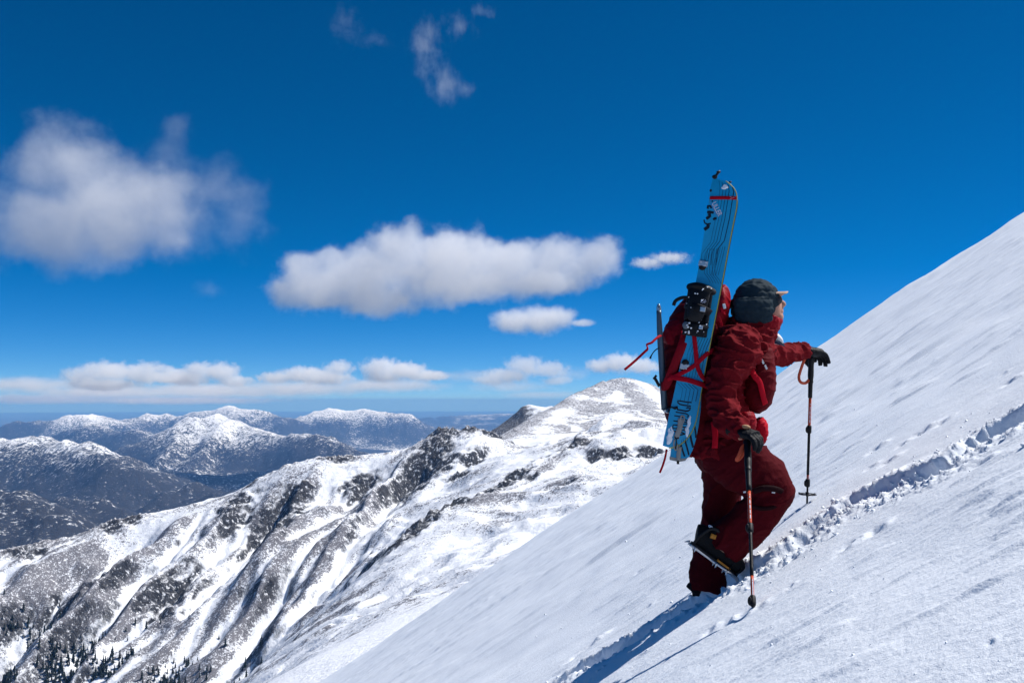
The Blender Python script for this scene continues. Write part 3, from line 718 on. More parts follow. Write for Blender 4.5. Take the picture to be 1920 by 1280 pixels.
def solid(name, V, Fc, mat, parent=None, smooth=True, bevel=0.0):
    bm = bmfix(V, Fc); me = bpy.data.meshes.new(name); bm.to_mesh(me); bm.free()
    me.polygons.foreach_set('use_smooth', [smooth]*len(me.polygons)); me.materials.append(mat)
    o = bpy.data.objects.new(name, me); COL.objects.link(o)
    if bevel: b = o.modifiers.new('b', 'BEVEL'); b.width = bevel; b.segments = 2
    if parent is not None: o.parent = parent; o.matrix_parent_inverse = Matrix.Translation(-parent.matrix_basis.translation)
    return o
def tube(name, pts, r, mat, parent=None, seg=10, sub=4):
    rs = r if isinstance(r, (list, tuple)) else [r]*len(pts)
    up = (0,1,0) if abs((Vector(pts[-1])-Vector(pts[0])).normalized().y) < .9 else (1,0,0)
    return solid(name, *loft([(p[0],p[1],p[2],q,q) for p, q in zip(pts, rs)], seg, sub, up), mat, parent)
def ribbon(pts, width, thick, nrm, sub=5):
    return loft([(p[0],p[1],p[2],width/2,thick/2) for p in pts], 8, sub, nrm, power=5)
def box(c, ax, ay, az):
    c = Vector(c); V = [c+ax*x+ay*y+az*z for x in (-1,1) for y in (-1,1) for z in (-1,1)]
    return V, [(0,1,3,2),(4,6,7,5),(0,4,5,1),(2,3,7,6),(0,2,6,4),(1,5,7,3)]
def fold(k, amp, dirv, seed):
    dv = Vector(dirv)
    def f(co, n_):
        p = co*k + dv*(co.dot(dv))*k*1.6 + Vector((seed, seed*.7, seed*1.3))
        a = 1-abs(mnoise.noise(p))*2.2; b = 1-abs(mnoise.noise(p*2.1+Vector((5,3,1))))*2.2
        return amp*(max(a, 0)**2*.9+max(b, 0)**2*.22-.3)
    return f

# ---- silhouettes (photo pixels)
torso = [(1418,612,0,22,.07),(1406,628,0,38,.13),(1386,650,0,46,.19),(1368,690,0,40,.18),(1360,740,0,40,.17),(1356,790,0,52,.185),(1348,836,0,54,.19),(1346,858,0,54,.19)]
arm_n = [(1392,640,-.12,34,.09),(1385,656,-.20,43,.10),(1365,692,-.255,33,.085),(1354,725,-.285,27,.075),(1354,754,-.31,26,.07),(1364,782,-.36,27,.066),(1384,804,-.42,23,.055),(1396,815,-.445,18,.047)]
arm_f = [(1402,650,.12,30,.09),(1424,658,.20,26,.085),(1448,664,.29,22,.072),(1472,664,.37,19,.065),(1492,661,.45,17,.055),(1508,659,.50,15,.045)]
thigh_n = [(1352,835,-.06,50,.13),(1374,856,-.10,52,.125),(1406,880,-.13,51,.115),(1436,902,-.15,46,.105),(1449,922,-.15,38,.10),(1430,954,-.15,38,.10),(1400,983,-.14,39,.10),(1368,1012,-.14,39,.098),(1352,1034,-.145,37,.09)]
leg_f = [(1346,836,.07,50,.13),(1356,880,.10,40,.12),(1354,930,.12,36,.11),(1350,975,.115,34,.10),(1342,1020,.10,40,.10),(1341,1060,.09,44,.105),(1339,1090,.08,46,.10),(1338,1106,.08,43,.095)]

def shrink(secs, k): return [(a,b,c,r*k,d*k) for a,b,c,r,d in secs]
# body: one continuous figure under the clothes
HC = W(1427, 572, 0); hs_ = D0/F
def px_(n): return n*hs_
fw = Vector((math.cos(math.radians(8)), -.06, math.sin(math.radians(8)))).normalized(); hu = Vector((-fw.z, 0, fw.x)).normalized(); hl = hu.cross(fw).normalized()
def HP(f_, u, s=0.0): return HC + fw*px_(f_) + hu*px_(u) + hl*px_(s)
head = ellipsoid(HP(0, 8), (px_(34), px_(25), px_(38)), Quaternion((0,-1,0), math.radians(8)))
def hbits():
    P_ = [ellipsoid(HP(16,-8), (px_(21), px_(20), px_(29))), ellipsoid(HP(26,-26), (px_(12), px_(13), px_(11))),      # face, chin
          ellipsoid(HP(31,9), (px_(8), px_(18), px_(6))),                                                         # brow
          ellipsoid(HP(33,-17), (px_(6.5), px_(9), px_(4.2))), ellipsoid(HP(33,-12), (px_(7), px_(8), px_(3.5)))]       # lips
    nose = loft([(*HP(35,7), px_(2.8), px_(3.2)), (*HP(39,1), px_(3.6), px_(4)), (*HP(42,-4), px_(4.6), px_(5)), (*HP(38,-8), px_(3.6), px_(5.5))], 12, 4)
    ear = [ellipsoid(HP(-2,-1,s*25), (px_(7), px_(3), px_(10))) for s in (-1,1)]
    return P_+[nose]+ear
neck = loft(sil([(1418,640,0,26,.065),(1416,615,0,24,.062),(1420,590,0,24,.06)]), 16, 4)
parts = [head, neck]+hbits()+[loft(sil(shrink(s, .78)), 18, 4) for s in (torso, arm_n, arm_f, thigh_n, leg_f)]
person = union('person', parts, .0055, M_skin, None, 2)
tag(person, 'climber in dark red jacket and trousers stepping up the snow slope with two poles', 'person')
def child(o, p=None): return o
jd = fold(9.5, .021, (.25,0,.95), 3.1)
slv = loft(sil(arm_n), 22, 6); slf = loft(sil(arm_f), 22, 6)
collar = loft(sil([(1400,660,0,50,.15),(1408,634,0,46,.125),(1414,612,0,40,.108),(1420,594,0,37,.10)]), 24, 5)
hoodlump = loft(sil([(1385,600,0,18,.09),(1383,622,0,26,.12),(1378,650,0,26,.13)]), 18, 5)
jacket = union('jacket', [loft(sil(torso), 26, 6), slv, slf, collar, hoodlump], .0065, M_jacket, person, 3, jd)
gaiter = union('neck_gaiter', [loft(sil([(1428,612,0,30,.085),(1437,602,0,29,.082),(1442,592,0,24,.075)]), 20, 5), ellipsoid(W(1452,602,0), (px_(15), px_(19), px_(11)))], .005, M_packlite, person, 3, fold(25, .004, (0,0,1), 8))
trousers = union('trousers', [loft(sil(thigh_n), 24, 6), loft(sil(leg_f), 24, 6), loft(sil([(1350,800,0,46,.165),(1349,830,0,53,.185),(1354,856,0,49,.18),(1358,876,0,38,.15)]), 24, 5)], .0065, M_pants, person, 3, fold(5.5, .015, (.5,0,-.6), 6.3))
# trouser details: knee seam patch, thigh zip
solid('pocket_zip', *ribbon([W(1412,921,-.258), W(1432,915,-.266), W(1455,917,-.258), W(1474,925,-.222)], .030, .010, (0,-1,0)), M_dark, trousers)
solid('pocket_zip', *ribbon([W(1404,946,-.250), W(1424,953,-.262), W(1445,952,-.256), W(1462,944,-.235)], .020, .008, (0,-1,0)), M_dark, trousers)
solid('printed_mark', *box(W(1396,922,-.262), Vector((.006,0,.001)), Vector((0,.003,0)), Vector((-.001,0,.004))), M_white, trousers, False)
solid('printed_mark', *box(W(1450,923,-.268), Vector((.008,0,-.001)), Vector((0,.003,0)), Vector((.001,0,.003))), M_white, trousers, False)
# padded hat
def quilt(co, n_):
    u = (co-HC).dot(hu)/px_(1); f_ = (co-HC).dot(fw)/px_(1)
    a = abs(math.sin((u+6+f_*.15)*math.pi/15.0)); return .006*(a**.6)-.004 + .004*mnoise.noise(co*28) + .003*mnoise.noise(co*60)
hatp = [ellipsoid(HP(-7,9), (px_(44), px_(35), px_(42)), Quaternion((0,-1,0), math.radians(4)))]
flap = loft(sil([(1412,560,-.075,36,.035),(1413,580,-.085,38,.035),(1414,598,-.082,35,.032),(1414,606,-.08,30,.03)]), 18, 4)
flap2 = loft(sil([(1412,560,.075,36,.035),(1413,580,.085,38,.035),(1414,598,.082,35,.032)]), 18, 4)
backf = loft(sil([(1392,560,0,22,.09),(1394,585,0,22,.10),(1398,602,0,20,.095)]), 18, 4)
hat = union('padded_hat', hatp+[flap, flap2, backf], .005, M_hat, person, 3, quilt)
# cap brim under the hat
bv = []; bf = []
for j in range(9):
    a = -1+2*j/8
    for i in range(5):
        t = i/4; d = (26+t*27*math.sqrt(max(0, 1-.55*a*a)))
        p = HP(d, 21-3.0*t-5*a*a, a*24)
        bv += [p+hu*.0018, p-hu*.0018]
for j in range(8):
    for i in range(4):
        a0 = (j*5+i)*2; a1 = a0+2; b0 = ((j+1)*5+i)*2; b1 = b0+2
        bf += [(a0,a1,b1,b0),(a0+1,b0+1,b1+1,a1+1)]
        if i == 3: bf.append((a1,a1+1,b1+1,b1))
        if j == 0: bf.append((a0,a0+1,a1+1,a1))
        if j == 7: bf.append((b0,b1,b1+1,b0+1))
solid('cap_brim', bv, bf, M_beige, hat)
# sunglasses
sg = solid('sunglasses', *ribbon([HP(2,6,-27), HP(14,7,-26), HP(26,8,-21), HP(36,9,-8), HP(37,9,0), HP(36,9,8), HP(26,8,21), HP(14,7,26), HP(2,6,27)], .006, .004, tuple(hu)), M_black, person)
for s_ in (-1, 1): solid('lens', *ellipsoid(HP(30,4,s_*15), (px_(7.5), px_(5), px_(8.5)), Quaternion((0,0,1), s_*.5)), M_lens, sg)

# ---- hands
def glove(name, wrist, fwd, down, side, scale, curl, spread, thumb_side, parent, lens=(.068,.078,.072,.058)):
    fwd = Vector(fwd).normalized(); down = Vector(down); down = (down-fwd*down.dot(fwd)).normalized(); sidev = fwd.cross(down).normalized()*side
    wrist = Vector(wrist); S_ = scale; P_ = []
    P_.append(loft([(*(wrist-fwd*.045*S_), .036*S_, .029*S_), (*wrist, .034*S_, .026*S_), (*(wrist+fwd*.045*S_), .046*S_, .024*S_), (*(wrist+fwd*.088*S_), .045*S_, .021*S_)], 16, 5, down))
    for i, L in enumerate(lens):
        off = (i-1.5)*.0225*S_; base = wrist+fwd*(.080-.006*abs(i-1.3))*S_+sidev*off; d = fwd.copy(); p = base.copy(); pts = [(*p, .0125*S_, .0125*S_)]
        for k, frac in enumerate((.42, .32, .26)):
            c = curl[i]*(.75, 1.0, .7)[k]
            d = (Matrix.Rotation(c, 3, fwd.cross(down)) @ d).normalized()
            dd = (d+sidev*spread*(i-1.5)*.1).normalized()
            p = p+dd*L*frac*S_*1.15; pts.append((*p, (.0122,.0112,.0095)[k]*S_, (.0122,.0112,.0095)[k]*S_))
        P_.append(loft(pts, 10, 4, sidev)); 
    tb = wrist+fwd*.030*S_+sidev*thumb_side*.036*S_+down*.008*S_
    P_.append(loft([(*tb, .016*S_, .016*S_), (*(tb+fwd*.026*S_+sidev*thumb_side*.016*S_+down*.018*S_), .0145*S_, .0145*S_), (*(tb+fwd*.046*S_+sidev*thumb_side*.010*S_+down*.042*S_), .013*S_, .013*S_), (*(tb+fwd*.052*S_+sidev*thumb_side*-.004*S_+down*.062*S_), .0105*S_, .0105*S_)], 10, 4, sidev))
    return union(name, P_, .0032, M_glove, parent, 2, fold(30, .0025, tuple(fwd), 2.0))

# ---- poles: where they stand fixes where the hands are
base_n = ground_at(1413, 1141); base_f = ground_at(1517, 949)
top_n = W(1401, 826, -.47); top_f = W(1521, 672, .53)
gn = glove('glove', W(1384,808,-.435), W(1418,815,-.50)-W(1384,806,-.43), (0.12,0,-1), 1, 1.08, (.62,.70,.72,.66), .3, 1, person)
gf = glove('glove', W(1507,659,.50), W(1535,661,.56)-W(1507,659,.50), (.05,0,-1), 1, 1.24, (.55,.62,.60,.50), .5, 1, person)
solid('knuckle_patch', *ellipsoid(W(1399,800,-.485), (.022,.012,.011), Quaternion((0,1,0), .15)), M_leather, gn)

def pole(label, top, base, cuts, basket_t, strap_pts, sunk):
    e = empty('trekking_pole', base); tag(e, label, 'pole', 'trekking poles')
    ax = (base-top).normalized(); L = (base-top).length
    bp = lambda t: top+(base-top)*t
    # grip
    g1 = cuts[0]
    solid('grip', *loft([(*(bp(0)-ax*.012), .010,.010), (*(bp(0)+ax*.004), .020,.019), (*bp(g1*.18), .0165,.0165), (*bp(g1*.42), .0175,.017), (*bp(g1*.55), .0150,.0145), (*bp(g1*.6), .0165,.0165), (*bp(g1*.66), .0135,.0135), (*bp(g1), .0125,.0125)], 14, 4), M_black, e)
    segs = [(cuts[0], cuts[1], .0088, M_orange), (cuts[1], cuts[2], .0080, M_black), (cuts[2], cuts[3], .0072, M_orange), (cuts[3], 1.0, .0058, M_black)]
    sh = None
    for a, b, r, m in segs:
        if b-a < .005: continue
        s_ = tube('shaft', [tuple(bp(a)), tuple(bp((a+b)/2)), tuple(bp(b))], r, m, e, 12, 3)
        if m is M_orange:
            sd = ax.cross(Vector((0,1,0))).normalized(); fr = Vector((0,-1,0)); fr = (fr-ax*fr.dot(ax)).normalized()
            n = 5
            for k in range(n):          # printed marks down the shaft
                t = a+(b-a)*(.2+.13*k); V_, F_ = box(bp(t)+fr*(r+.0002), sd*.0022, fr*.0004, ax*(.010 if k else .004)); solid('printed_mark', V_, F_, M_inkw, s_, False)
    for t in (cuts[1], cuts[3]):
        c = bp(t); sd = ax.cross(Vector((0,1,0))).normalized()
        lk = solid('lever_lock', *loft([(*(c-ax*.026), .0095,.0095), (*(c-ax*.02), .0135,.0135), (*(c+ax*.014), .0135,.0135), (*(c+ax*.022), .009,.009)], 12, 3), M_black, e)
        solid('lever', *ellipsoid(c-sd*.014-Vector((0,.006,0)), (.009,.008,.019)), M_black, lk)
    if basket_t:
        c = bp(basket_t); P_ = [loft([(*(c-ax*.012), .009,.009), (*(c+ax*.012), .008,.008)], 10, 3)]
        for k in range(6):
            a = k*math.pi/3+.3; d = Vector((math.cos(a), math.sin(a), 0)); d = (d-ax*d.dot(ax)).normalized()
            P_.append(ribbon([c, c+d*.03+ax*.003, c+d*.055-ax*.002], .016, .005, ax))
        ring = [c+(Vector((math.cos(a),math.sin(a),0))-ax*Vector((math.cos(a),math.sin(a),0)).dot(ax)).normalized()*.042 for a in [k*2*math.pi/16 for k in range(17)]]
        P_.append(ribbon(ring, .006, .004, ax)); solid('basket', *merge(P_), M_black, e)
    tube('tip', [tuple(bp(.985)), tuple(bp(1.0)+ax*.01), tuple(bp(1.0)+ax*sunk)], [.0055,.0045,.002], M_metal, e, 8, 2)
    solid('wrist_strap', *ribbon(strap_pts, .017, .003, (0,1,0)), M_orange, e)
    return e
pole('orange and black trekking pole in the near hand, planted in the foreground', top_n, base_n, (.33,.56,.83,.965), None,
     [W(1402,832,-.48), W(1392,838,-.50), W(1386,852,-.50), W(1381,862,-.49), W(1388,858,-.48), W(1398,842,-.475)], .06)
pole('red and black trekking pole with basket, held out in the far hand', top_f, base_f, (.27,.49,.80,.86), .935,
     [W(1509,672,.50), W(1503,688,.50), W(1498,706,.50), W(1501,716,.50), W(1510,718,.52), W(1517,712,.53)], .05)

# ---- boots and crampons
def boot(heel, toe, up, parent, gaiter_on=True, crampon=True, sh_h=.135):
    heel = Vector(heel); toe = Vector(toe); X = (toe-heel).normalized(); L = (toe-heel).length; up = Vector(up); Z = (up-X*up.dot(X)).normalized(); Y = Z.cross(X).normalized()
    B = lambda x, z, y=0: heel+X*(x*L)+Z*z+Y*y
    low = loft([(*B(-.02,.052), .044,.032), (*B(.04,.058), .058,.040), (*B(.25,.060), .060,.040), (*B(.5,.056), .055,.044), (*B(.75,.052), .050,.050), (*B(.92,.046), .043,.046), (*B(1.02,.040), .026,.030)], 18, 5, Y)
    shaft = loft([(*B(.22,.03), .060,.040), (*B(.24,.07), .056,.043), (*B(.25,.10), .050,.044), (*B(.27,sh_h), .046,.044)], 18, 4, Y)
    b = union('boot', [low, shaft], .005, M_boot, parent, 2)
    sole = loft([(*B(.0,.002), .008,.028), (*B(.1,.002), .009,.034), (*B(.45,.003), .008,.036), (*B(.75,.003), .008,.046), (*B(.97,.006), .008,.030)], 14, 4, Y, power=4)
    solid('sole', *sole, M_black, b)
    solid('rand', *merge([ribbon([B(.52,.010,-.043), B(.66,.010,-.049), B(.80,.010,-.050)], .010, .004, Y)]), M_yellow, b)
    solid('heel_patch', *merge([ribbon([B(.17,.088,-.046), B(.27,.098,-.048), B(.36,.110,-.045)], .024, .008, Y)]), M_yellow, b)
    if crampon:
        cr = []; 
        for s in (-1, 1):
            cr.append(ribbon([B(-.02,-.010,s*.026), B(.12,-.010,s*.030), B(.40,-.009,s*.026), B(.55,-.008,s*.034), B(.8,-.006,s*.044), B(1.0,-.002,s*.022)], .013, .004, Y))
            for x, w_ in ((.10,.031),(.56,.036),(.78,.044)):
                cr.append(loft([(*B(x,-.006,s*w_), .011,.003), (*B(x+.01,-.016,s*w_), .006,.0025), (*B(x+.015,-.030,s*w_*1.05), .001,.001)], 6, 2, Y))
            cr.append(loft([(*B(.93,-.004,s*.016), .011,.003), (*B(1.04,-.008,s*.017), .008,.003), (*B(1.13,-.028,s*.018), .001,.001)], 6, 2, Y))
        cr.append(loft([(*B(-.03,.0), .008,.008), (*B(-.06,-.004), .006,.006), (*B(-.11,-.018), .001,.001)], 6, 2, Y))
        cr.append(ribbon([B(.38,-.01), B(.58,-.008)], .022, .003, Z))
        c_ = solid('crampon', *merge(cr), M_metal, b)
        for s in (-1, 1):
            st = []
        solid('strap', *ribbon([B(.02,.0,-.034), B(.03,.06,-.050), B(.10,.115,-.052), B(.22,.13,-.052), B(.36,.118,-.046), B(.42,.10,-.02)], .016, .004, Y), M_black, b)
        solid('strap', *ribbon([B(.78,-.002,-.050), B(.80,.05,-.044), B(.82,.078,-.018), B(.82,.082,.01), B(.80,.05,.044), B(.78,-.002,.050)], .016, .004, X), M_black, b)
        solid('strap', *ribbon([B(.97,.0,-.040), B(.96,.045,-.038), B(.92,.068,-.012), B(.92,.068,.012), B(.96,.045,.038), B(.97,.0,.040)], .012, .004, X), M_black, b)
        for x, z, r in ((.80,.090,.019),(.72,.096,.017),(.10,.125,.013)):
            solid('stuck_snow', *ellipsoid(B(x,z,-.022), (r*1.2, r*.8, r*.6), Quaternion((0,1,0), .6), 2), M_stuck, b)
        solid('buckle', *box(B(.50,.085,-.050), X*.010, Y*.003, Z*.018), M_metal, b)
    return b
boot(W(1296,1017,-.15), W(1380,1080,-.16), W(1370,985,-.15)-W(1330,1040,-.15), person)
fz = ground_at(1310, 1122)
boot(W(1306,1116,.08)+Vector((0,0,-.035)), W(1376,1086,.09)+Vector((0,0,-.06)), (-.30,0,.95), person, crampon=False, sh_h=.12)
# ================================================================== backpack
pk = empty('backpack', W(1300,840,0)); tag(pk, 'large dark red backpack on the climber\'s back with a snowboard strapped to it', 'backpack')
packp = [(1322,552,.0,20,.10),(1312,580,.0,36,.13),(1300,620,.0,50,.155),(1294,670,.0,54,.16),(1293,730,.0,52,.16),(1300,785,.0,46,.155),(1312,825,0,36,.13),(1318,838,0,20,.09)]
body = union('pack_body', [loft(sil(packp), 26, 6, power=2.6), loft(sil([(1262,640,0,14,.09),(1256,690,0,17,.11),(1258,740,0,14,.10)]), 18, 5)], .007, M_pack, pk, 3, fold(8, .010, (0,0,1), 4.4))
lid = union('lid', [loft(sil([(1352,536,.02,8,.05),(1350,552,.02,18,.10),(1342,575,.02,26,.13),(1330,602,.02,30,.14),(1318,622,.0,30,.13)]), 22, 5), loft(sil([(1285,610,-.05,20,.07),(1268,622,-.05,22,.09),(1258,645,-.04,18,.08)]), 18, 5)], .006, M_packlite, pk, 3, fold(15, .009, (.5,0,.4), 9))
solid('shoulder_strap', *ribbon([W(1350,622,-.14), W(1368,618,-.17), W(1388,620,-.19), W(1402,624,-.18)], .050, .016, (0,-1,0)), M_pack, pk)
solid('hip_belt', *ribbon([W(1322,800,-.18), W(1350,806,-.225), W(1385,806,-.23), W(1408,800,-.20)], .07, .02, (0,-1,0)), M_pack, pk)
pouch = union('hip_pouch', [loft(sil([(1398,776,-.24,14,.04),(1400,786,-.25,17,.05),(1400,798,-.25,17,.045),(1398,806,-.24,12,.035)]), 16, 4)], .005, M_packlite, pk, 3, fold(20, .005, (0,0,1), 2))
pouch2 = union('hip_pouch', [loft(sil([(1418,786,-.10,12,.06),(1424,800,-.10,15,.07),(1426,818,-.10,12,.06),(1424,832,-.10,7,.04)]), 16, 4)], .005, M_red, pk, 3, fold(20, .005, (0,0,1), 3))
solid('loose_strap', *ribbon([W(1338,790,-.245), W(1341,815,-.25), W(1340,840,-.25)], .030, .004, (0,-1,0)), M_red, pk)
BD = -.245                              # depth of the board's top sheet
Pb = W(1310, 580, BD); NB = -(ray(1310, 580).normalized()); NB = (NB+Vector((-.05,0,.02))).normalized()
def BP(px, py, h=0.0):
    r = ray(px, py); t = Pb.dot(NB)/r.dot(NB); return r*t + NB*h
# webbing that ties the board on
def web(pts, w=.022, h=.010, mat=None, name='strap', parent=None): return solid(name, *ribbon([BP(a, b, c if c is not None else h) for a, b, c in pts], w, .004, NB), mat or M_red, parent or pk)
web([(1285,622,-.03),(1278,650,.005),(1262,690,-.01),(1248,722,-.03),(1238,725,-.06)], .045, mat=M_packlite)
web([(1301,625,.006),(1305,660,.012),(1307,683,.012),(1316,705,.010),(1330,718,-.03)], .022)
web([(1250,712,-.02),(1270,703,.008),(1290,693,.010),(1306,682,.012),(1325,664,.008),(1340,655,-.04)], .022)
web([(1252,704,-.02),(1268,708,.008),(1290,712,.010),(1312,719,.010),(1335,728,-.03)], .026)
solid('loose_strap', *ribbon([W(1244,626,-.10), W(1232,633,-.13), W(1222,642,-.15), W(1213,646,-.15), W(1214,654,-.14), W(1206,662,-.15), W(1190,677,-.16), W(1171,693,-.18)], .013, .0022, (.3,-.6,.4)), M_red, pk)
solid('loose_strap', *ribbon([W(1250,842,-.14), W(1247,858,-.15), W(1242,874,-.16), W(1237,886,-.16)], .012, .003, (.3,-.8,.1)), M_red, pk)
tube('cord', [tuple(W(1240,650,-.1)), tuple(W(1229,656,-.12)), tuple(W(1222,665,-.12)), tuple(W(1219,672,-.12))], [.003,.003,.003,.006], M_black, pk)
cl = solid('buckle', *merge([box(W(1232,716,-.12), Vector((.012,0,-.022)), Vector((0,.006,0)), Vector((.006,0,.004))), box(W(1228,707,-.12), Vector((.008,0,.010)), Vector((0,.006,0)), Vector((.004,0,-.004)))]), M_black, pk, False)
for px, py in ((1352,560),(1356,552),(1350,585)):
    solid('side_buckle', *box(W(px+2, py+22, -.13), Vector((.007,0,.002)), Vector((0,.004,0)), Vector((-.003,0,.013))), M_white if py < 556 else M_red, pk, False, .002)
# ice axe shaft standing on the far side of the pack
ax_ = empty('ice_axe', W(1240,716,-.08)); tag(ax_, 'grey ice axe shaft standing upright behind the backpack, spike up', 'ice axe')
sh = solid('shaft', *loft(sil([(1235,582,-.10,4.2,.008),(1237,620,-.10,5.5,.011),(1240,670,-.10,6,.012),(1243,722,-.10,6,.012),(1246,768,-.09,6,.012)]), 14, 5, power=3), M_axe, ax_)
solid('spike', *merge([loft(sil([(1236,588,-.10,4.6,.004),(1235,577,-.10,4.2,.003),(1235,571,-.10,2.6,.0025),(1235,569.5,-.10,.8,.001)]), 12, 4)]), M_metal, ax_)
solid('spike_hole', *loft([(*(W(1235,575,-.10)+Vector((0,-.006,0))), .004,.004),(*(W(1235,575,-.10)+Vector((0,.006,0))), .004,.004)], 10, 2, (1,0,0)), M_black, ax_)
solid('head', *merge([loft(sil([(1243,770,-.09,3,.006),(1250,768,-.09,6,.010),(1268,772,-.07,5,.006),(1282,780,-.05,1.5,.003)]), 10, 4)]), M_metal, ax_)
# ---- chest pack
cp = empty('chest_pack', W(1415,775,-.02)); tag(cp, 'dark red pack worn on the climber\'s chest under the outstretched arm', 'chest pack')
union('pack_body', [loft(sil([(1432,644,0,9,.08),(1427,660,0,20,.13),(1419,690,0,30,.17),(1414,725,0,35,.18),(1409,755,0,30,.16),(1406,772,0,15,.09)]), 24, 6, power=2.5)], .006, M_pack, cp, 3, fold(7, .006, (0,0,1), 7.7))
def cweb(pts, w, mat=M_red): return solid('strap', *ribbon([W(*p) for p in pts], w, .005, (.25,-1,0)), mat, cp)
cweb([(1407,686,-.185),(1414,704,-.20),(1424,716,-.195),(1429,735,-.19),(1435,758,-.165)], .032)
cweb([(1384,708,-.235),(1396,697,-.22),(1409,686,-.18)], .030)
cweb([(1425,655,-.13),(1434,650,-.10),(1442,664,-.09),(1446,684,-.09)], .024)
for px, py in ((1414,680),(1430,678),(1436,688)):
    solid('zip_pull', *merge([box(W(px,py,-.19), Vector((.004,0,.003)), Vector((0,.003,0)), Vector((-.005,0,.011)))]), M_metal, cp, False)
solid('zip_pull', *ribbon([W(1448,726,-.03), W(1451,730,-.04), W(1452,735,-.04)], .007, .003, (0,-1,0)), M_red, cp)
# goggles tucked behind the chest strap
gg = empty('goggles', W(1452,642,.05)); tag(gg, 'white goggles with a navy band hanging at the climber\'s chest', 'goggles')
solid('frame', *loft(sil([(1436,640,.06,5,.05),(1447,632,.06,10,.075),(1458,638,.06,8,.07),(1464,644,.06,3,.05)]), 18, 5), M_white, gg)
solid('band', *ribbon([W(1438,645,-.02), W(1450,640,-.025), W(1462,643,-.01), W(1470,646,.04)], .022, .005, (0,-1,.3)), M_navy, gg)
solid('lens', *ellipsoid(W(1449,630,.03), (.020,.05,.014), Quaternion((0,1,0), .3)), M_lens, gg)

# ================================================================== split snowboard
right = [(1337,334),(1350,334.5),(1360,339),(1369,346),(1376,354),(1380,363),(1381,375),(1380,390),(1375,415),(1369,445),(1362,482),(1355,520),(1348,556),(1341,592),(1334,628),(1327,664),(1320,700),(1314,735),(1309,765),(1304,790),(1297,808),(1287,822),(1276,832),(1264,838),(1253,839.5)]
left = [(1242,836),(1245,820),(1252,788),(1262,745),(1272,700),(1281,656),(1290,612),(1298,568),(1305,528),(1312,488),(1319,446),(1325,405),(1330,370),(1333,346)]
def edge_x(poly, y):
    P_ = sorted(poly, key=lambda p: p[1]); ys = [p[1] for p in P_]; return float(np.interp(y, ys, [p[0] for p in P_]))
def plank(name, mat, parent):
    ys = np.concatenate([np.linspace(334.3, 400, 16), np.linspace(400, 790, 20)[1:], np.linspace(790, 839, 16)[1:]]); NC = 6; V, Fc = [], []
    lo = left+[(1337,334)]; ro = right
    for y in ys:
        a_ = edge_x(lo+[(1253,839.5)], y) if y < 836 else 1242+(y-836)/3.5*11; b_ = edge_x(ro, y)
        for k in range(NC+1): V.append(SP_(a_+(b_-a_)*k/NC, y, 0.0))
    n = len(ys)*(NC+1)
    V += [v-NB*.010 for v in V]
    R_ = len(ys); C_ = NC+1
    for i in range(R_-1):
        for k in range(NC):
            q = (i*C_+k, i*C_+k+1, (i+1)*C_+k+1, (i+1)*C_+k); Fc += [q, tuple(n+j for j in reversed(q))]
        Fc += [(i*C_, (i+1)*C_, n+(i+1)*C_, n+i*C_), (i*C_+NC, n+i*C_+NC, n+(i+1)*C_+NC, (i+1)*C_+NC)]
    for k in range(NC):
        Fc += [(k, n+k, n+k+1, k+1), ((R_-1)*C_+k, (R_-1)*C_+k+1, n+(R_-1)*C_+k+1, n+(R_-1)*C_+k)]
    return solid(name, V, Fc, mat, parent, False)
def lift_at(py): return -.020*max(0, (400-py)/70)**2*(py < 400) - .018*max(0, (py-790)/50)**2*(py > 790)
def SP_(px, py, h): return BP(px, py, h+lift_at(py))
sb = empty('splitboard_half', BP(1253, 839)); tag(sb, 'blue split snowboard half with black lines, lettering and binding, standing on the backpack', 'snowboard', 'splitboard halves')
plank('deck', M_board, sb)
solid('edge', *ribbon([SP_(a+.5, b, -.005) for a, b in right[2:]], .012, .004, Vector((1,0,.2)), sub=2), M_edge, sb)
solid('side_wall', *ribbon([SP_(a+2.2, b, -.009) for a, b in right[6:16]], .006, .003, Vector((1,0,.2)), sub=2), M_black, sb)
def pr(name, pts, w, mat=M_ink, h=.0006, parent=None): # printed stroke
    if len(pts) == 2: pts = [pts[0], ((pts[0][0]+pts[1][0])/2, (pts[0][1]+pts[1][1])/2), pts[1]]
    V, Fc = [], []
    pts = [tuple(p[:2]) for p in densify([(a, b, 0) for a, b in pts], 3.0)]
    P3 = [SP_(a, b, h) for a, b in pts]; n = len(P3)
    for i, p in enumerate(P3):
        t = (P3[min(i+1, n-1)]-P3[max(i-1, 0)]).normalized(); sd = NB.cross(t).normalized()*((w*.62)/F*(D0+BD)/2)
        V += [p+sd, p-sd]
    Fc = [(2*i, 2*i+1, 2*i+3, 2*i+2) for i in range(n-1)]
    return V, Fc
lines = []
for k, (off, w) in enumerate(((0,.8),(6,1.0),(12,1.2),(18,1.6),(27,2.2))):          # upper fan of stripes
    x0 = 1350+off*.95
    lines.append(pr('l', [(x0-2, 338+off*.45),(x0, 352+off*.3),(x0-2.5, 375),(x0-8, 410),(x0-13, 432),(x0-17.5, 454-off*.10),(x0-31+off*.1, 468-off*.25+4),(x0-34+off*.12, 476),(x0-36+off*.1, 497)], w))
for k in range(5):
    x0 = 1322+k*4.2
    lines.append(pr('l', [(x0+5,466),(x0+3,480),(x0-1+k*.6,498),(x0-1.5+k*1.0,512+k*.8),(x0+5+k*1.2,520+k*1.2),(x0+10+k*1.0,530+k*.6)], 1.0))
for k in range(4):
    x0 = 1334+k*4.5; lines.append(pr('l', [(x0+12,465-k),(x0+8,480),(x0+3,500),(x0-1,516)], .9))
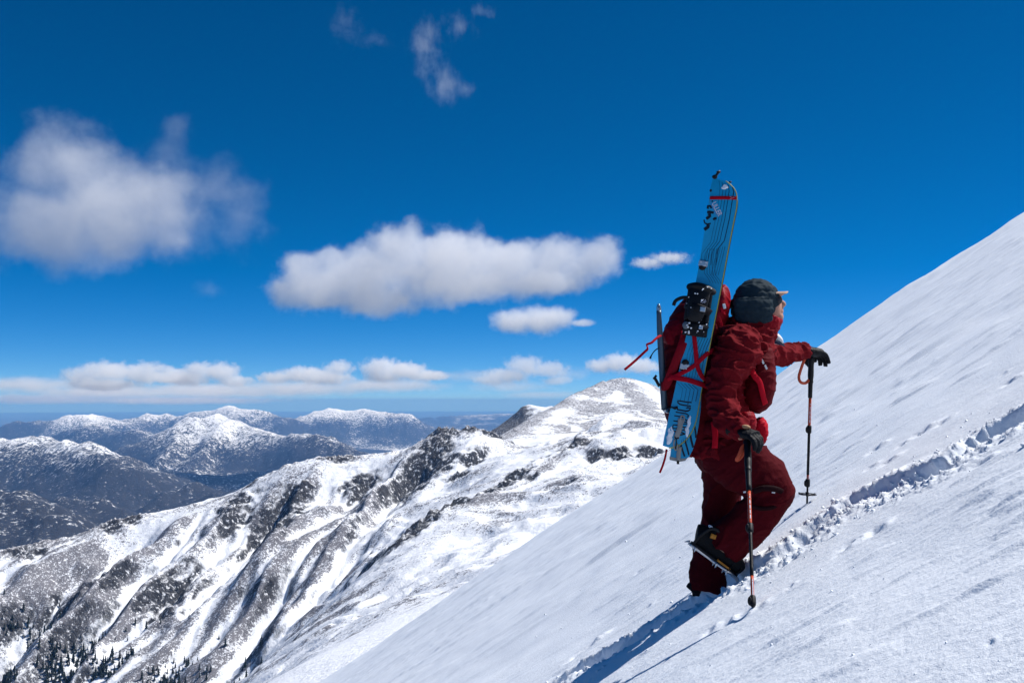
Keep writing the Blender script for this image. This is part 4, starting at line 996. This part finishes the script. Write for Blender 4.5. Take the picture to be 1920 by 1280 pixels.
for k in range(7):
    x0 = 1295+k*5.3; lines.append(pr('l', [(x0+6,634),(x0-1,650),(x0-6,664),(x0-8,678),(x0-11,694),(x0-14,708)], .9+.12*k))
for k in range(5):
    x0 = 1271+k*7.2; lines.append(pr('l', [(x0-2,716+k*1.2),(x0+5,724+k*.8),(x0+9,728+k*.6),(x0+7.5,738),(x0+4.5,752-k*.0)], .8+.25*k))
for k in range(4):
    x0 = 1279+k*3.4; lines.append(pr('l', [(x0,822-k*1.0),(x0-1.5,829),(x0-2.5,833-k)], 1.0))
for v_, f_ in lines: solid('printed_line', v_, f_, M_ink, sb, False)
# lettering read off the deck, stroke by stroke
def zs(z): return (1235+z[0]*90/1920, 740+z[1]*60/1280)
def z2(z): return (1235+z[0]*90/1152, 780+z[1]*100/1280)
glyphs = [([zs(p) for p in [(1320,305),(1050,275),(850,240),(765,235),(770,310),(850,380),(1000,410),(1290,450)]], 2.0),
 ([zs(p) for p in [(1195,340),(1150,360)]], 1.6),
 ([zs(p) for p in [(1120,500),(1130,540)]], 2.4), ([zs(p) for p in [(1130,510),(1265,520),(1250,590),(1180,640),(1080,650),(880,610),(760,590),(735,520),(730,455)]], 2.2),
 ([zs(p) for p in [(680,685),(900,715),(1080,745),(1180,800),(1190,850),(1130,890)]], 1.8), ([zs(p) for p in [(625,830),(820,860),(1000,890)]], 1.6),
 ([zs(p) for p in [(1060,980),(1130,1020),(1130,1120),(1050,1080)]], 2.2), ([zs(p) for p in [(590,1030),(820,1070)]], 1.7),
 ([z2(p) for p in [(360,110),(480,130)]], 1.5), ([z2(p) for p in [(470,215),(350,205),(335,260),(350,290),(450,300)]], 1.7), ([z2(p) for p in [(345,345),(410,365),(400,400)]], 1.6),
 ([z2(p) for p in [(600,140),(690,150)]], 1.6), ([z2(p) for p in [(560,180),(690,190)]], 1.4), ([z2(p) for p in [(555,250),(680,270)]], 1.6), ([z2(p) for p in [(620,260),(610,330)]], 1.5), ([z2(p) for p in [(545,330),(660,350)]], 1.6),
 ([z2(p) for p in [(520,375),(635,425),(500,455)]], 2.0)]
solid('lettering', *merge([pr('g', g, w*2.1, h=.0009) for g, w in glyphs]), M_ink, sb, False)
def z7(z): return (1300+z[0]*90/1152, 340+z[1]*100/1280)
big = [([z7(p) for p in [(345,660),(350,590),(430,600),(430,650)]], 4.0), ([z7(p) for p in [(330,740),(400,735),(490,755)]], 4.6), ([z7(p) for p in [(385,770),(395,840),(310,900)]], 5.4), ([z7(p) for p in [(480,925),(510,890),(560,890)]], 4.4),
       ([z7(p) for p in [(255,920),(275,1000),(330,1030),(420,1010)]], 2.6), ([z7(p) for p in [(360,1040),(350,1100),(260,1160)]], 6.0), ([z7(p) for p in [(440,470),(470,480)]], 3.0)]
solid('lettering', *merge([pr('g', g, w*1.7, h=.0007) for g, w in big]), M_ink, sb, False)
# white sticker word
def text(word, origin, direction, size, mat, parent, h, name='lettering'):
    cu = bpy.data.curves.new(name, 'FONT'); cu.body = word; cu.size = 1.0; cu.extrude = 0.0; cu.offset = .02
    t = bpy.data.objects.new('tmp', cu); COL.objects.link(t); dg = bpy.context.evaluated_depsgraph_get()
    me = bpy.data.meshes.new_from_object(t.evaluated_get(dg)); bpy.data.objects.remove(t)
    a = SP_(*origin, h); b = SP_(origin[0]+direction[0], origin[1]+direction[1], h); X = (b-a).normalized(); Y = NB.cross(X).normalized()
    xs = [v.co.x for v in me.vertices]; wdt = max(xs)-min(xs); L = (b-a).length; s = L/wdt
    for v in me.vertices: v.co = a+X*((v.co.x-min(xs))*s)+Y*(v.co.y*size*(D0+BD)/F)
    me.materials.clear(); me.materials.append(mat); me.name = name
    o = bpy.data.objects.new(name, me); COL.objects.link(o); o.parent = parent; o.matrix_parent_inverse = Matrix.Translation(-parent.matrix_basis.translation); return o
st = [z7(p) for p in [(395,470),(560,850)]]
solid('sticker_bar', *pr('g', st, 3.2, h=.0010), plain('sticker_blue', (.05,.30,.62), .4), sb, False)
text('ULLER', z7((440,535)), (z7((600,850))[0]-z7((440,535))[0], z7((600,850))[1]-z7((440,535))[1]), 12.5, M_inkw, sb, .0012)
# strap, hook and hardware
ts = solid('tip_strap', *merge([ribbon([SP_(1331,371,.003), SP_(1345,371,.004), SP_(1365,371,.004), SP_(1381.5,371.5,.003)], .017, .004, NB)]), M_red, sb)
solid('strap_print', *merge([pr('g', [(1368.5,369),(1371,369),(1371,373),(1368.5,373)], .9, h=.0075), pr('g', [(1373,372),(1375,370),(1377,371)], .9, h=.0075)]), M_inkw, ts, False)
solid('tip_hook', *merge([ellipsoid(SP_(1340,331,.008), (.014,.010,.011)), loft([(*SP_(1342,329,.010), .006,.006), (*SP_(1346,324,.012), .006,.005), (*SP_(1348,320.5,.012), .004,.004)], 8, 3), box(SP_(1347,322,.012), Vector((.009,0,.003)), Vector((0,.004,0)), Vector((-.002,0,.006)))]), M_black, sb)
solid('tip_pin', *ellipsoid(SP_(1369,341,.004), (.008,.005,.005)), M_black, sb)
solid('rivet', *ellipsoid(SP_(1332.5,357,.002), (.006,.004,.007)), M_black, sb)
def bracket(px, py, w, hgt, nm='puck_bracket', flip=1):
    c = SP_(px, py, .006); X = Vector((1,0,-.2)).normalized(); X = (X-NB*X.dot(NB)).normalized(); Y = NB.cross(X).normalized()
    b = solid(nm, *box(c, X*w*.5, Y*hgt*.5, NB*.004), M_metal, sb, False, .002)
    for sx, sy in ((-.55,.3),(.55,.45),(.45,-.55)): solid('screw', *ellipsoid(c+X*w*.5*sx+Y*hgt*.5*sy+NB*.005, (.0042,.0042,.0042), None, 2), M_white, b)
    solid('pad', *ellipsoid(c+Y*hgt*.75*flip, (w*.38, .006, hgt*.5)), M_black, b)
    solid('pad', *box(c-Y*hgt*.1-NB*.002, X*w*.42, Y*hgt*.62, NB*.003), M_black, b, False)
bracket(1318.5, 494, .046, .028, flip=-1); bracket(1283.5, 687, .046, .030, flip=1)
tube('tip_chain', [tuple(SP_(1254.5,764,.004)), tuple(SP_(1260,763,.006)), tuple(SP_(1265,765,.006)), tuple(SP_(1270,763,.004))], [.006,.003,.006,.007], M_black, sb)
# skin tail straps
tl = solid('tail_strap', *merge([ribbon([SP_(1276,784,.004), SP_(1275,800,.006), SP_(1271,812,.007), SP_(1268,822,.006)], .026, .003, NB), ribbon([SP_(1276,786,.005), SP_(1278,779,.006), SP_(1283,781,.006), SP_(1282,789,.006), SP_(1277,798,.006)], .007, .003, NB)]), M_grey, sb)
solid('tail_loop', *merge([ribbon([SP_(1265,818,.006), SP_(1268,822,.009), SP_(1273,820,.007)], .007, .005, NB), ribbon([SP_(1268,822,.007), SP_(1268,832,.007), SP_(1266,842,.007)], .005, .004, NB)]), M_black, tl)
solid('tail_loop', *merge([ribbon([SP_(1265,823,.004), SP_(1263,833,.004), SP_(1265,843,.002), SP_(1269,843,.002), SP_(1270,832,.004)], .007, .003, NB)]), M_grey, tl)
for pts, s in (([(1258,808),(1256,822)], (.017,.003,.030)), ([(1292,792),(1289,806)], (.010,.003,.038)), ([(1361,349)], (.014,.003,.012)), ([(1357,352)], (.009,.003,.009))):
    for px, py in pts: 
        V, Fc = ellipsoid(SP_(px, py, .001), s, Quaternion((0,1,0), .18)); V = [v+NB*.006*mnoise.noise(v*60)+Vector((1,0,.3))*.012*mnoise.noise(v*45) for v in V]; solid('stuck_snow', V, Fc, M_stuck, sb)
# binding
bn_ = [ (1311,585) ]
bX = (SP_(1330,580,0)-SP_(1300,576,0)).normalized(); bY = (SP_(1316,540,0)-SP_(1300,620,0)).normalized(); bY = (bY-bX*bY.dot(bX)).normalized()
def BB(x, y, z): return SP_(1309, 581, 0)+bX*x+bY*y+NB*z
bd = union('binding', [box(BB(.0,-.02,.010), bX*.062, bY*.115, NB*.008), loft([(*BB(-.055,.11,.02), .02,.03), (*BB(-.02,.12,.05), .018,.03), (*BB(.03,.112,.05), .018,.03), (*BB(.06,.10,.02), .018,.03)], 12, 4, NB),
      box(BB(-.052,.02,.035), bX*.010, bY*.075, NB*.028), box(BB(.052,.01,.03), bX*.009, bY*.07, NB*.022), loft([(*BB(0,.10,.06), .055,.014), (*BB(.0,.04,.085), .050,.014), (*BB(-.005,-.03,.09), .042,.013), (*BB(-.005,-.06,.08), .03,.01)], 14, 4, NB),
      box(BB(-.005,-.105,.025), bX*.055, bY*.030, NB*.02)], .004, M_black, sb, 2)
solid('ankle_strap', *ribbon([BB(-.065,.02,.03), BB(-.04,.015,.085), BB(.0,.01,.112), BB(.04,.0,.09), BB(.064,-.01,.03)], .040, .008, NB), M_glove, bd)
solid('toe_strap', *ribbon([BB(-.06,-.075,.02), BB(-.035,-.08,.065), BB(.0,-.083,.085), BB(.04,-.085,.065), BB(.06,-.09,.02)], .030, .008, NB), M_glove, bd)
solid('ladder_strap', *ribbon([BB(-.05,.055,.05), BB(-.085,.05,.055), BB(-.115,.030,.055), BB(-.122,.005,.055)], .018, .005, NB), M_black, bd)
solid('disc', *loft([(*BB(-.045,-.085,.05), .020,.020), (*BB(-.045,-.085,.072), .018,.018)], 16, 2, bX), plain('grey_disc', (.16,.19,.22), .4), bd)
solid('buckle', *box(BB(.028,.005,.112), bX*.013, bY*.012, NB*.006), M_metal, bd, False, .002)
solid('buckle', *box(BB(.030,-.085,.085), bX*.010, bY*.010, NB*.006), M_metal, bd, False, .002)
text_sq = [pr('g', [(1316,568),(1319,565),(1322,562)], 1.6, M_inkw, .118), pr('g', [(1319,569),(1323,566),(1325,563)], 1.4, M_inkw, .118), pr('g', [(1322,569),(1326,566)], 1.2, M_inkw, .118)]
solid('printed_mark', *merge(text_sq), M_inkw, bd, False)
rs = random.Random(3)
vs0, fs0 = [], []
for i in range(46):
    x = rs.uniform(-.06,.06); y = rs.uniform(-.13,.12); r = rs.uniform(.0018,.0050); v, f = ellipsoid(BB(x, y, rs.choice((.03,.05,.09,.10))), (r*1.3, r, r), None, 1)
    b0 = len(vs0); vs0 += v; fs0 += [tuple(i_+b0 for i_ in q) for q in f]
so = solid('stuck_snow', vs0, fs0, M_stuck, bd); so['kind'] = 'stuff'
# second half behind
sb2 = empty('splitboard_half', BP(1285, 866, -.05)); tag(sb2, 'second blue snowboard half behind the first, its grey tail showing below', 'snowboard', 'splitboard halves')
r2 = [(1345,360),(1352,362),(1358,370),(1360,385),(1356,420),(1346,480),(1336,545),(1326,610),(1318,670),(1315,720),(1313,770),(1309,800),(1304,825),(1298,845),(1291,858),(1282,864),(1272,865)]
l2 = [(1255,861),(1257,845),(1262,800),(1270,740),(1282,670),(1295,600),(1307,540),(1318,480),(1330,420),(1338,385)]
def plank2():
    o_ = []
    out = r2+l2; V = [BP(a, b, -.032) for a, b in out]+[BP(a, b, -.042) for a, b in out]; n = len(out)
    return V, [tuple(range(n)), tuple(reversed(range(n, 2*n)))]+[(i, n+i, n+(i+1) % n, (i+1) % n) for i in range(n)]
solid('deck', *plank2(), M_board, sb2, False)
def pr2(pts, w, h=-.0312):
    P3 = [BP(a, b, h) for a, b in pts]; V = []; n = len(P3)
    for i, p in enumerate(P3):
        t = (P3[min(i+1, n-1)]-P3[max(i-1, 0)]).normalized(); sd = NB.cross(t).normalized()*(w/F*(D0+BD)/2); V += [p+sd, p-sd]
    return V, [(2*i, 2*i+1, 2*i+3, 2*i+2) for i in range(n-1)]
for v_, f_ in [pr2([(1276,835),(1279,845),(1283,857)], 3.2), pr2([(1284,828),(1288,842),(1291,854)], 3.2), pr2([(1293,815),(1296,828),(1299,840)], 4.0), pr2([(1302,800),(1304,815),(1304,822)], 3.0)]: solid('printed_line', v_, f_, M_ink, sb2, False)
Vt = [BP(a, b, -.030) for a, b in [(1254.5,857),(1274,861),(1288,860),(1284,865),(1272,867),(1254.5,863)]]; Vt += [v-NB*.014 for v in Vt]
solid('tail_guard', Vt, [(0,1,2,3,4,5), (11,10,9,8,7,6)]+[(i, 6+i, 6+(i+1) % 6, (i+1) % 6) for i in range(6)], M_grey, sb2, False)
t2 = solid('tail_strap', *ribbon([BP(1274,838,-.028), BP(1272,850,-.026), BP(1271,864,-.026)], .022, .004, NB), M_grey, sb2)
solid('tail_clip', *box(BP(1270.5,868,-.026), Vector((.006,0,0)), Vector((0,.004,0)), Vector((0,0,.008))), M_black, t2, False)
